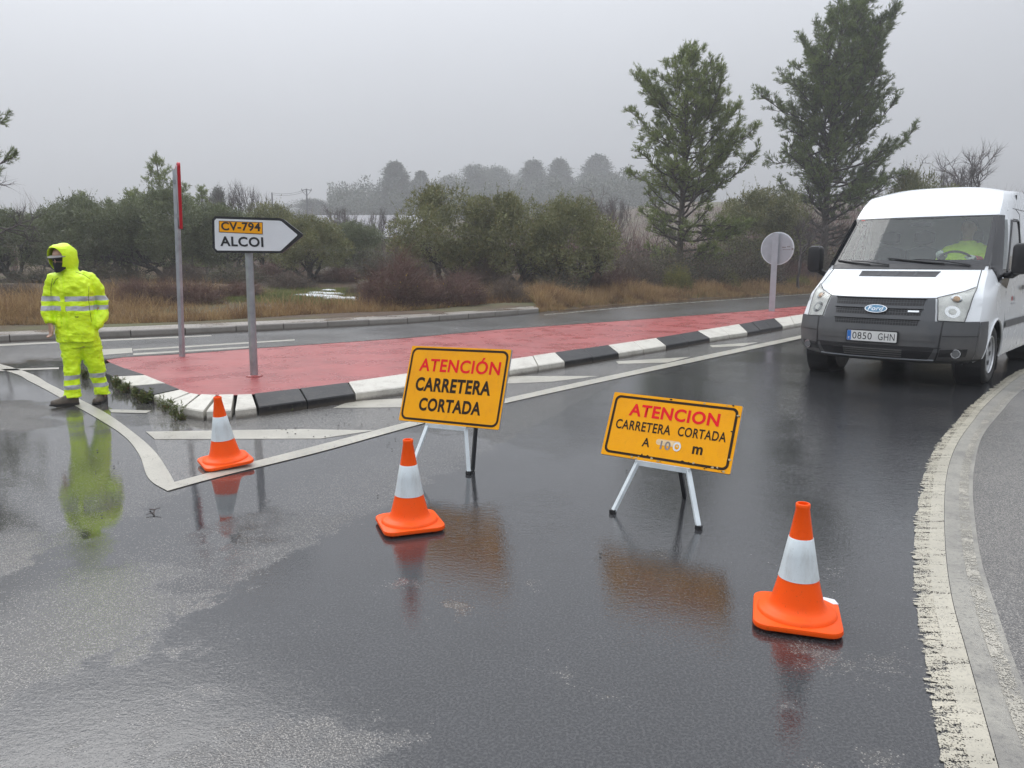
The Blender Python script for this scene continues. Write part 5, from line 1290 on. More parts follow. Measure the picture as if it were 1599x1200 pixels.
for sg in (-1, 1): jk.tube([(ox + sg * .10, oy, 1.42), (ox + sg * .19, oy - .03, 1.38), (ox + sg * .262, oy - .19, 1.22), (ox + sg * .20, oy - .36, 1.265)], [.08, .09, .075, .058], 14)
jm = union_mesh(jk, 0.012, 3); wrinkle(jm, .010, 7); mesh_obj('jacket', jm, M['hv_plain'], drv)
for sg in (-1, 1):
    mb = MB(); mb.tube([(ox + sg * .205, oy - .35, 1.262), (ox + sg * .172, oy - .425, 1.283)], [.062, .052], 14); mb.build('cuff', M['cuff'] if sg > 0 else M['hv_plain'], drv, smooth=True)
    mb = MB(); hand_geo(mb, (ox + sg * .168, oy - .435, 1.285), (0, -0.8, .35), (-sg, 0, .3), 1.12, 0.7); mesh_obj('glove', union_mesh(mb, .006, 2), M['glove'], drv)
mb = MB(); mb.loft([ell((ox + .012, oy - .045 + .015, z), r, r * 1.15) for z, r in ((1.685, .082), (1.72, .084), (1.755, .074), (1.785, .045), (1.795, .01))]); mb.build('hair', M['hair'], drv, smooth=True)
drv.location.z += 0.10; sw_ = [o for o in van.children if o.name.startswith('steering_wheel')][0]; sw_.location.z += 0.09
# ------------------------------------------------------------------ vegetation builders (numpy)
M['olive_a'] = leafmat('olive_leaves', (0.115, 0.14, 0.055), (0.175, 0.20, 0.095), (0.075, 0.095, 0.035), 0.22, 0.5, (0.21, 0.215, 0.15))
M['olive_b'] = leafmat('olive_leaves_yellow_green', (0.15, 0.165, 0.052), (0.22, 0.215, 0.09), (0.10, 0.11, 0.04), 0.22, 0.5, (0.23, 0.19, 0.07))
M['pine'] = leafmat('pine_needles', (0.15, 0.20, 0.045), (0.24, 0.28, 0.075), (0.11, 0.15, 0.035), 0.25, 0.5, (0.13, 0.13, 0.05))
M['pine_dark'] = leafmat('dark_pine_needles', (0.11, 0.16, 0.034), (0.18, 0.225, 0.055), (0.075, 0.11, 0.025), 0.22, 0.5, (0.10, 0.11, 0.05))
M['far_pine'] = leafmat('distant_pine_foliage', (0.035, 0.052, 0.026), (0.06, 0.075, 0.034), None, 0.2)
M['bramble'] = leafmat('red_brown_bramble_twigs', (0.105, 0.052, 0.042), (0.16, 0.085, 0.065), (0.065, 0.034, 0.03), 0.1, 0.7, (0.24, 0.16, 0.13))
M['bramble_leaf'] = leafmat('dull_bramble_leaves', (0.10, 0.05, 0.03), (0.09, 0.085, 0.03), (0.06, 0.04, 0.022), 0.25, 0.6, (0.40, 0.26, 0.03))
M['brush'] = leafmat('grey_brown_brush', (0.085, 0.062, 0.046), (0.135, 0.10, 0.075), (0.055, 0.042, 0.032), 0.1, 0.7)
M['scrub_leaf'] = leafmat('dark_scrub_leaves', (0.045, 0.055, 0.024), (0.085, 0.085, 0.035), (0.035, 0.036, 0.02), 0.2, 0.6, (0.22, 0.17, 0.04))
M['gorse'] = leafmat('yellow_green_shrub', (0.13, 0.14, 0.022), (0.19, 0.175, 0.03), (0.08, 0.09, 0.02), 0.25, 0.6, (0.30, 0.22, 0.03))
M['dry_grass'] = leafmat('dry_tawny_grass', (0.27, 0.165, 0.070), (0.40, 0.275, 0.130), (0.17, 0.095, 0.045), 0.3, 0.7, (0.46, 0.33, 0.15))
M['green_grass'] = leafmat('green_verge_grass', (0.11, 0.15, 0.03), (0.19, 0.20, 0.05), (0.08, 0.10, 0.03), 0.3, 0.6)
M['weed'] = leafmat('kerbside_weeds', (0.085, 0.115, 0.032), (0.14, 0.16, 0.05), (0.09, 0.06, 0.03), 0.25, 0.6, (0.16, 0.05, 0.035))
def bark(name, a, b):
    m = NT(name); p = m.obj(); n1 = m.noise(m.vscale(p, (1, 1, 0.25)), 14, 6, 0.7)
    return m.done(m.pbr(m.mix(m.step(n1, 0.35, 0.65), a, b), 0.9, 0, m.bump(n1, 0.9, 0.03)))
M['olive_bark'] = bark('olive_bark', (0.030, 0.026, 0.022), (0.085, 0.075, 0.065))
M['pine_bark'] = bark('pine_bark', (0.042, 0.034, 0.028), (0.10, 0.082, 0.068))
M['bare_bark'] = bark('bare_twig_bark', (0.055, 0.046, 0.044), (0.105, 0.085, 0.080))
def unit(v): return v / (np.linalg.norm(v, axis=-1, keepdims=True) + 1e-9)
def leaf_quads(P, Dv, L, Wd, r):
    """one narrow kite-shaped leaf per point, along Dv"""
    n = len(P); Dv = unit(Dv); s = unit(np.cross(Dv, unit(r.normal(size=(n, 3)))))
    L = np.broadcast_to(L, (n,))[:, None]; Wd = np.broadcast_to(Wd, (n,))[:, None]
    v = np.stack([P, P + Dv * L * .45 + s * Wd * .5, P + Dv * L, P + Dv * L * .45 - s * Wd * .5], 1).reshape(-1, 3)
    return v, np.arange(4 * n).reshape(n, 4)
def ribbons(P, Dv, L, Wd, r, bend=0.3, seg=3, grav=0.0):
    """thin tapering blades or twigs that curve"""
    n = len(P); Dv = unit(Dv); s = unit(np.cross(Dv, unit(r.normal(size=(n, 3))))); bd = unit(np.cross(s, Dv)) * r.normal(size=(n, 1)) * bend
    L = np.broadcast_to(L, (n,))[:, None]; Wd = np.broadcast_to(Wd, (n,))[:, None]
    rows = []
    for k in range(seg + 1):
        t = k / seg; c = P + Dv * L * t + bd * L * t * t + np.array([0, 0, -grav]) * L * t * t
        w = Wd * (1 - t * .9) * .5
        rows += [c - s * w, c + s * w]
    v = np.stack(rows, 1).reshape(-1, 3); m_ = 2 * (seg + 1); b = (np.arange(n) * m_)[:, None]
    f = np.concatenate([np.stack([b[:, 0] + 2 * k, b[:, 0] + 2 * k + 1, b[:, 0] + 2 * k + 3, b[:, 0] + 2 * k + 2], 1) for k in range(seg)])
    return v, f
class NPB:
    def __init__(s): s.v = []; s.f = []; s.m = []; s.n = 0
    def add(s, vf, mat=0):
        v, f = vf; s.v.append(v); s.f.append(f + s.n); s.m.append(np.full(len(f), mat)); s.n += len(v)
    def mesh(s, name, mats): return np_mesh(name, np.concatenate(s.v), np.concatenate(s.f), mats, np.concatenate(s.m))
def branch_tubes(segs, n=5):
    """segs: list of (p0, p1, r0, r1)"""
    p0 = np.array([s[0] for s in segs]); p1 = np.array([s[1] for s in segs]); r0 = np.array([s[2] for s in segs])[:, None]; r1 = np.array([s[3] for s in segs])[:, None]
    d = unit(p1 - p0); ref = np.where(np.abs(d[:, 2:]) > .9, np.array([[1.0, 0, 0]]), np.array([[0, 0, 1.0]])); u = unit(np.cross(d, ref)); w = np.cross(d, u)
    rows = []
    for P, r in ((p0, r0), (p1 + d * r1 * .3, r1)):
        for k in range(n):
            a = 6.28318 * k / n; rows.append(P + u * r * math.cos(a) + w * r * math.sin(a))
    v = np.stack(rows, 1).reshape(-1, 3); b = np.arange(len(segs))[:, None] * 2 * n
    f = np.concatenate([np.concatenate([b + k, b + (k + 1) % n, b + n + (k + 1) % n, b + n + k], 1) for k in range(n)])
    return v, f
def grow(r, p, d, L, rad, depth, segs, tips, spread=0.6, up=0.15, kink=0.25, ratio=0.72, forks=(2, 3)):
    k = 3
    for i in range(k):
        d2 = unit(d + r.normal(size=3) * kink + np.array([0, 0, up])); q = p + d2 * L / k; r2 = rad * (1 - 0.28 * (i + 1) / k)
        segs.append((p, q, rad * (1 - 0.28 * i / k), r2)); p, d = q, d2
        if depth <= 2: tips.append((p, d))
    if depth == 0: return
    for _ in range(r.integers(forks[0], forks[1] + 1)):
        grow(r, p, unit(d + r.normal(size=3) * spread), L * ratio * r.uniform(.8, 1.15), rad * .66, depth - 1, segs, tips, spread, up, kink, ratio, forks)
def olive_mesh(seed, h=4.2, w=2.3, leaves=15000, trunks=3, mat='olive_a'):
    """low split trunk, dense rounded uneven crown of slim grey-green leaves"""
    r = np.random.default_rng(seed); segs, tips = [], []
    for k in range(trunks):
        a = 6.283 * (k + r.uniform(0, .6)) / trunks; d = unit(np.array([math.cos(a) * .55, math.sin(a) * .55, 1.0]))
        grow(r, np.array([math.cos(a) * .10, math.sin(a) * .10, -0.1]), d, h * .22, .13 + .03 * r.random(), 4, segs, tips, .5, .10, .22, .70)
    t = MB()
    t.lathe([(.34, -.15), (.27, .1), (.22, .35), (.16, .6), (.04, .75)], 12)
    tv = np.array(t.v); tv[:, :2] *= (1 + .18 * np.sin(np.arctan2(tv[:, 1], tv[:, 0]) * 3 + tv[:, 2] * 5))[:, None]
    B = NPB(); B.add(branch_tubes(segs, 6)); B.add((tv, np.array([f for f in t.f if len(f) == 4])))
    # crown: leaf sprays on blobs of uneven size spread through the crown volume
    P = np.array([q[0] for q in tips]); sc = np.array([w / max(1e-3, np.percentile(np.abs(P[:, :2]), 93)), 0, 0])[0]
    nb = 95; cl = []
    for _ in range(nb):
        a = r.uniform(0, 6.283); z = r.uniform(-.80, 1.0); rr = math.sqrt(max(0, 1 - abs(z) ** 2.2)) * r.uniform(.35, 1.0)
        cl.append((rr * math.cos(a) * w * (1 + .2 * math.sin(2 * a + seed)), rr * math.sin(a) * w, h * .62 + z * h * .38))
    cl = np.array(cl); rad = r.uniform(.28, .68, nb)
    i = r.choice(nb, leaves, p=rad ** 2 / (rad ** 2).sum()); u = unit(r.normal(size=(leaves, 3))); q = cl[i] + u * (rad[i] * r.uniform(.2, 1, leaves) ** .45)[:, None]
    q[:, 2] -= .16 * r.random(leaves) * (q[:, 2] < h * .55)
    d = u * .6 + np.array([0, 0, .45]) + r.normal(size=(leaves, 3)) * .5
    Lf = NPB(); Lf.add(leaf_quads(q, d, r.uniform(.09, .19, leaves), r.uniform(.032, .058, leaves), r))
    # long shoots that break the outline at the top
    ns = 420; k = r.choice(nb, ns); base = cl[k] + unit(r.normal(size=(ns, 3))) * rad[k][:, None] * .7; base = base[base[:, 2] > h * .55]; ns = len(base)
    sd = np.array([0, 0, 1.0]) + r.normal(size=(ns, 3)) * .35; sl = r.uniform(.25, .95, ns); m_ = 14
    tt = r.uniform(.1, 1, (ns, m_)); q = (base[:, None] + unit(sd)[:, None] * (sl[:, None] * tt)[..., None]).reshape(-1, 3)
    Lf.add(leaf_quads(q, np.repeat(unit(sd), m_, 0) + r.normal(size=(ns * m_, 3)) * .5, .10, .028, r))
    Lf.add(ribbons(base, sd, sl, .012, r, .1, 2))
    return B.mesh('trunk', [M['olive_bark']]), Lf.mesh('crown', [M[mat]])
def pine_mesh(seed, h, prof, n_prim, mat, lean=0.0, needle=.16, bare_below=.12, tuft_density=1.0, dead=0.0, twig=1.0):
    """Aleppo pine: straight trunk, whorled limbs that sweep up, needle brushes at the twig ends.
    prof: [(height fraction, radius towards -x, radius towards +x)]"""
    r = np.random.default_rng(seed); pr = np.array(prof); segs = []; tuP, tuD, tuS = [], [], []
    trunk = [np.array([lean * h * t + .10 * math.sin(5 * t + seed) * t, .08 * math.sin(4 * t), h * t - .1 * (t == 0)]) for t in np.linspace(0, 1, 16)]
    tr_r = lambda t: h * .0165 * (1 - t) ** .85 + .012
    for i in range(15): segs.append((trunk[i], trunk[i + 1], tr_r(i / 15), tr_r((i + 1) / 15)))
    at = lambda t: np.array([np.interp(t, np.linspace(0, 1, 16), [q[c] for q in trunk]) for c in range(3)])
    for k in range(n_prim):
        t = bare_below + (1 - bare_below) * ((k + r.random()) / n_prim) ** .92
        a = k * 2.399 + r.normal() * .35; ca = math.cos(a)
        rl, rr = np.interp(t, pr[:, 0], pr[:, 1]), np.interp(t, pr[:, 0], pr[:, 2])
        L = (rl * (1 - ca) / 2 + rr * (1 + ca) / 2) * r.uniform(.62, 1.04) * 1.30 * (1 - .50 * t ** 3)
        if L < .12: continue
        up = .16 + .75 * t ** 1.8 + r.normal() * .26
        d = unit(np.array([ca, math.sin(a), up])); p = at(t) ; rad = max(.008, tr_r(t) * .42 * min(1, L / 1.5)); ns = max(3, int(L / .32)); is_dead = t < dead and r.random() < .75
        for s in range(ns):
            f0, f1 = s / ns, (s + 1) / ns
            d = unit(d + np.array([0, 0, .055 + .05 * t]) + r.normal(size=3) * .09); q = p + d * L / ns
            segs.append((p, q, rad * (1 - .8 * f0), rad * (1 - .8 * f1)))
            if f1 > .22:
                for _ in range(r.integers(2, 4) if L > .6 else 1):
                    side_ = unit(np.cross(d, np.array([0, 0, 1.0]))) * r.choice([-1, 1]); dd = unit(d * r.uniform(.35, 1) + side_ * r.uniform(.2, 1.0) + np.array([0, 0, r.uniform(-.35, .75)]))
                    l2 = L * (1.05 - f1 * .75) * r.uniform(.22, .42) * twig + .08; e = q + dd * l2; segs.append((q, e, rad * .32 + .003, .004))
                    m_ = max(2, int(l2 / .10 * tuft_density))
                    if not is_dead:
                        for _2 in range(m_):
                            g_ = r.uniform(.25, 1.0); dt = unit(dd + np.array([0, 0, .45]) + r.normal(size=3) * .5); b0 = q + (e - q) * g_; ln = r.uniform(.08, .26)
                            segs.append((b0, b0 + dt * ln, .005, .003)); tuP.append(b0 + dt * ln * .35); tuD.append(dt); tuS.append(ln)
                    elif r.random() < .5:
                        b0 = q + (e - q) * .6; segs.append((b0, b0 + unit(dd + r.normal(size=3) * .7) * .3, .005, .002))
            p = q
        if not is_dead:
            for _2 in range(4): tuP.append(p + r.normal(size=3) * .05); tuD.append(unit(d + np.array([0, 0, .5]) + r.normal(size=3) * .3)); tuS.append(.25)
    for _ in range(10): tuP.append(at(r.uniform(.93, 1.0))); tuD.append(unit(np.array([r.normal() * .4, r.normal() * .4, 1]))); tuS.append(.3)
    tuP, tuD, tuS = np.array(tuP), np.array(tuD), np.array(tuS); n = len(tuP); m_ = 13
    along_ = r.uniform(-.1, .95, (n, m_)); q = (tuP[:, None] + tuD[:, None] * (along_ * tuS[:, None])[..., None]).reshape(-1, 3)
    nd = np.repeat(tuD, m_, 0) * 1.1 + unit(r.normal(size=(n * m_, 3))) * .75
    Lf = NPB(); Lf.add(leaf_quads(q, nd, r.uniform(.7, 1.2, n * m_) * needle, .020 * needle / .16, r))
    B = NPB(); B.add(branch_tubes(segs, 5))
    return B.mesh('trunk', [M['pine_bark']]), Lf.mesh('crown', [M[mat]]), n * m_
def far_pine_mesh(seed, h, w, n=20000, round_=False):
    r = np.random.default_rng(seed); nb = 150; cl = []
    for k in range(nb):
        t = r.uniform(.10, 1.0); rr = w * (np.interp(t, [0, .15, .4, .75, 1], [1.0, 1.1, .85, .42, .02]) if not round_ else math.sqrt(max(0.02, 1 - (2 * t - 1) ** 2))) * r.uniform(.2, 1.0); a = r.uniform(0, 6.283)
        cl.append((rr * math.cos(a), rr * math.sin(a), h * t))
    cl = np.array(cl); rad = r.uniform(.45, 1.1, nb) * w * .30; cl[:, :2] *= (r.uniform(.7, 1.3, nb) + .35 * np.sin(3 * np.arctan2(cl[:, 1], cl[:, 0]) + seed + cl[:, 2]))[:, None]
    if not round_: rad = rad * np.interp(cl[:, 2] / h, [0, .5, 1], [1.15, .95, .62])
    i = r.integers(0, nb, n); u = unit(r.normal(size=(n, 3))); u[:, 2] *= .9
    q = cl[i] + u * (rad[i] * r.uniform(.3, 1, n) ** .5)[:, None] * 1.15 + r.normal(size=(n, 3)) * w * .06
    Lf = NPB(); Lf.add(leaf_quads(q, u + np.array([0, 0, .7]) + r.normal(size=(n, 3)) * .4, r.uniform(.28, .6, n), r.uniform(.10, .2, n), r))
    B = NPB(); B.add(branch_tubes([(np.array([0, 0, -.4]), np.array([0, 0, h * .5]), .22, .14), (np.array([0, 0, h * .5]), np.array([.1, 0, h * .95]), .14, .03)], 7))
    return B.mesh('trunk', [M['pine_bark']]), Lf.mesh('crown', [M['far_pine']])
def bare_mesh(seed, h, spread=.55, depth=5, up=.12, forks=(2, 3), rad=.11, multi=1, twigs=True):
    r = np.random.default_rng(seed); segs, tips = [], []
    for k in range(multi):
        a = r.uniform(0, 6.283); d = unit(np.array([math.cos(a) * .25 * (multi > 1), math.sin(a) * .25 * (multi > 1), 1])); grow(r, np.array([.1 * math.cos(a) * (multi > 1), .1 * math.sin(a) * (multi > 1), -.1]), d, h * .30, rad, depth, segs, tips, spread, up, .18, .76, forks)
    B = NPB(); z = max(s[1][2] for s in segs); k = h / z
    segs = [(a * k, b * k, c, max(d, .006)) for a, b, c, d in segs]
    B.add(branch_tubes(segs, 5)); tw = NPB()
    P = np.array([t[0] for t in tips]) * k; Dv = np.array([t[1] for t in tips])
    m_ = 3; P, Dv = np.repeat(P, m_, 0), np.repeat(Dv, m_, 0)
    tw.add(ribbons(P, Dv + r.normal(size=P.shape) * .55 + np.array([0, 0, .25]), r.uniform(.25, .6, len(P)), .014, r, .25, 3))
    return B.mesh('trunk', [M['bare_bark']]), tw.mesh('crown', [M['bare_bark']])
def bush_mesh(seed, rx, ry, h, twigs, leaves, tm, lm, upright=.55, wd=.010, lw=.03):
    """dense tangle of arching canes with a sprinkling of leaves"""
    r = np.random.default_rng(seed); B = NPB(); n = twigs
    a = r.uniform(0, 6.283, n); rr = np.sqrt(r.random(n)); lump = 1 + .22 * np.sin(3 * a + seed) + .12 * np.sin(7 * a + 2 * seed)
    P = np.stack([np.cos(a) * rr * rx * .8 * lump, np.sin(a) * rr * ry * .8 * lump, np.zeros(n)], 1); top = h * np.sqrt(np.clip(1 - .85 * rr ** 2, .05, 1)) * (1 + .16 * np.sin(P[:, 0] * 3.1 + seed) + .1 * np.sin(P[:, 0] * 7.3))
    P[:, 2] = top * r.uniform(0, .8, n) ** 1.0
    d = np.stack([np.cos(a) * rr * .8, np.sin(a) * rr * .8, np.full(n, upright)], 1) + r.normal(size=(n, 3)) * .55
    B.add(ribbons(P, d, top * r.uniform(.22, .55, n), wd * r.uniform(.6, 1.5, n), r, .35, 4, .12), 0)
    if leaves:
        i = r.integers(0, n, leaves); q = P[i] + unit(d[i]) * (top[i] * r.uniform(.1, .5, leaves))[:, None] + r.normal(size=(leaves, 3)) * .06
        B.add(leaf_quads(q, r.normal(size=(leaves, 3)) + np.array([0, 0, .4]), r.uniform(.04, .085, leaves), r.uniform(lw * .7, lw * 1.3, leaves), r), 1)
    return B.mesh('shrub', [M[tm], M[lm]])
def place(px, Y, rz, s=1.0, dz=-0.05):
    q = D(px, 408, Y); return (float(q[0]), float(Y), float(ground_z(q[0], Y)) + dz), rz, s
def tree(name, meshes, px, Y, label, cat, group=None, rz=0.0, s=1.0, sx=None):
    loc, _, _ = place(px, Y, rz)
    o = tag(empty(name, loc, rz), label, cat, group); o.scale = (sx or s, sx or s, s)
    for nm, me in zip(('trunk', 'crown'), meshes): link(bpy.data.objects.new(nm, me), o)
    return o
def h_for(px, Y, top): # height a thing at distance Y needs to reach image row top
    q = D(px, top, Y); return float(q[2] - ground_z(q[0], Y))

# ---- two roadside pines
def prof_from(rows, trunk_px, Y, top, base_h):
    out = []
    for py, l, r_ in rows:
        z = (D(trunk_px, py, Y)[2] - base_h); sc_ = Y / _c / F
        out.append((z, (trunk_px - l) * sc_, (r_ - trunk_px) * sc_))
    return out
def big_pine(px, Y, top, rows, seed, label, mat, n_prim, **kw):
    h = h_for(px, Y, top); b = float(ground_z(D(px, 408, Y)[0], Y)); pf = [(z / h, a, c) for z, a, c in prof_from(rows, px, Y, top, b)]; pf = sorted(pf); pf = [(0, pf[0][1] * .6, pf[0][2] * .6)] + pf + [(1.0, .05, .05)]
    T, Cn, cnt = pine_mesh(seed, h, pf, n_prim, mat, **kw)
    return tree('pine_tree', (T, Cn), px, Y, label, 'tree', 'pines behind the verge')
big_pine(1062, 37, 70, [(95, 1050, 1100), (130, 1010, 1110), (165, 982, 1125), (200, 966, 1150), (240, 964, 1170), (280, 985, 1168), (320, 1000, 1160), (360, 1010, 1140), (400, 1020, 1130)], 5, 'open-crowned pale green pine left of the round sign post', 'pine', 98, lean=.004, bare_below=.06, needle=.20, dead=0.0, tuft_density=.9)
big_pine(1286, 46, 20, [(30, 1275, 1345), (60, 1235, 1395), (90, 1215, 1400), (130, 1208, 1395), (160, 1195, 1425), (185, 1182, 1437), (215, 1175, 1425), (250, 1195, 1395), (280, 1205, 1380), (320, 1215, 1375), (360, 1230, 1365)], 9, 'tallest darker pine with bare lower limbs rising behind the van', 'pine_dark', 128, lean=.004, bare_below=.14, needle=.21, dead=.28, tuft_density=.9)
# pine whose tip just enters the picture at the left edge
h = h_for(-120, 24, 20); T, Cn, _n = pine_mesh(21, h, [(0, .8, .8), (.3, 2.2, 2.2), (.62, 2.4, 2.35), (.72, 2.2, 2.48), (.8, 1.6, 1.9), (1, .1, .1)], 60, 'pine_dark', bare_below=.3, needle=.17)
tree('pine_tree', (T, Cn), -122, 24, 'pine at the left edge of the picture, only one branch tip showing', 'tree', 'pines behind the verge')
# ---- olive grove
OL = [olive_mesh(s, 4.2, w, n, k, m_) for s, w, n, k, m_ in ((3, 2.3, 24000, 3, 'olive_a'), (8, 2.5, 26000, 2, 'olive_a'), (13, 2.3, 25000, 3, 'olive_b'), (17, 2.6, 27000, 4, 'olive_b'))]
spots = [(20, 34, 326, 0, 'olive tree at the left edge of the grove behind the worker'), (92, 44, 322, 1, 'olive tree in the row just left of the hooded worker'), (128, 33, 303, 1, 'forked grey olive tree rising directly above the yellow hood'),
         (205, 36, 314, 0, 'olive tree between the worker and the tall thin sign post'), (262, 34, 292, 1, 'dark-trunked olive tree behind the tall thin sign post'), (345, 36, 318, 0, 'olive tree half hidden by the ALCOI arrow sign'),
         (420, 40, 316, 3, 'yellow-green olive tree above the ALCOI sign'), (485, 33, 335, 3, 'olive tree with a leaning dark trunk right of the ALCOI arrow tip'), (560, 40, 345, 0, 'pale olive tree left of the big red bramble, before the long roof'),
         (702, 31, 283, 2, 'largest olive tree with bright crown behind the red bramble'), (800, 31, 298, 2, 'olive tree with a slanting trunk in mid picture'), (893, 30, 306, 3, 'bushy olive tree left of the open-crowned pine'),
         (1192, 44, 293, 3, 'olive tree in the gap between the two tall pines'), (1432, 46, 262, 2, 'yellowish olive tree just above the van roof')]
for i, (px, Y, top, k, lab) in enumerate(spots):
    hh = h_for(px, Y, top); tree('olive_tree', OL[k], px, Y, lab, 'olive tree', 'olive trees of the roadside grove', rz=i * 1.7, s=hh / 4.65, sx=max(.72, min(1.12, hh / 4.5)))
# young pines standing up through the grove
for px, Y, top, w_, lab in ((256, 40, 246, 1.9, 'young pine poking up behind the tall thin sign post'), (322, 50, 293, 1.2, 'slim young pine left of the ALCOI sign'), (212, 46, 300, 1.3, 'young pine left of the tall thin sign post'), (138, 48, 302, 1.4, 'young pine above the right shoulder of the worker'), (182, 50, 312, 1.0, 'smallest young pine in the grove right of the worker'), (300, 46, 305, 1.2, 'young pine just right of the tall thin sign post')):
    h = h_for(px, Y, top); T, Cn, _n = pine_mesh(int(px), h, [(0, w_ * .6, w_ * .6), (.3, w_, w_), (.6, w_ * .75, w_ * .75), (1, .1, .1)], 46, 'pine', bare_below=.1, needle=.17)
    tree('young_pine', (T, Cn), px, Y, lab, 'tree')
# ---- pines on the misty hill
FP = [far_pine_mesh(1, 12, 3.4), far_pine_mesh(2, 12, 4.6, 16000, True), far_pine_mesh(3, 12, 3.0)]
for i, (px, Y, top, k, wpx, lab) in enumerate([(620, 150, 254, 0, 50, 'steep misty pine at the left of the hilltop row'), (659, 158, 268, 2, 36, 'small misty pine right beside the steep left one'), (705, 215, 278, 1, 50, 'faint pine almost lost in the mist behind the bright olive crown'),
        (742, 178, 262, 1, 52, 'broad rounded pine in the middle of the misty hilltop'), (775, 186, 264, 1, 44, 'second rounded pine of the misty pair in the middle'), (832, 182, 251, 0, 50, 'tall misty pine right of the rounded pair'), (872, 184, 249, 0, 44, 'pointed misty pine next to the tall one'),
        (931, 192, 243, 0, 54, 'last tall misty pine before the open-crowned pine'), (972, 240, 279, 1, 46, 'low grey pine fading out left of the open-crowned pine'), (804, 260, 276, 1, 40, 'faintest small pine in the gap of the misty row'), (490, 150, 312, 1, 44, 'small dark round tree by the wire pylon'), (347, 95, 297, 1, 26, 'small dark round pine above the ALCOI sign')]):
    if Y > 140: Y *= 1.55
    hh = max(3.0, h_for(px, Y, top)); tree('hill_pine', FP[k], px, Y, lab, 'tree', 'pines on the misty hill', rz=i * 2.1, s=hh / 12.6, sx=1.5 * wpx / 2 * Y / F / (3.3 if k != 1 else 4.4))
# ---- bare trees
BT = [bare_mesh(4, 5, .55, 5), bare_mesh(6, 5, .75, 5, .02, (2, 3), .12), bare_mesh(12, 5, .42, 4, .35, (2, 3), .05, 4)]
for i, (px, Y, top, k, lab, cat) in enumerate([(-28, 30, 250, 1, 'bare tree whose twigs reach in at the left edge', 'bare tree'), (392, 52, 277, 2, 'bundle of bare upright shoots above the ALCOI sign', 'bare tree'), (935, 70, 283, 1, 'dark bare tree in front of the last misty pine', 'bare tree'),
        (1448, 62, 240, 1, 'leftmost twisted bare tree above the van roof', 'bare tree'), (1508, 58, 224, 0, 'slender bare tree above the middle of the van roof', 'bare tree'), (1580, 60, 245, 1, 'bare tree above the van roof at the right edge', 'bare tree'), (1475, 75, 252, 0, 'low bare tree between the taller bare ones above the van', 'bare tree'),
        (540, 62, 315, 2, 'thin bare thicket tree standing before the long grey roof', 'bare tree'), (590, 58, 322, 2, 'purple-brown bare shoots right of centre of the long roof', 'bare tree'), (730, 75, 300, 2, 'bare shoots rising behind the bright olive crown', 'bare tree'), (960, 60, 300, 2, 'bare shoots left of the open-crowned pine', 'bare tree'), (1250, 38, 330, 0, 'bare sapling between the two pines', 'bare tree')]):
    hh = h_for(px, Y, top); tree('bare_tree', BT[k], px, Y, lab, cat, 'leafless trees', rz=i * 1.3, s=hh / 5.3)
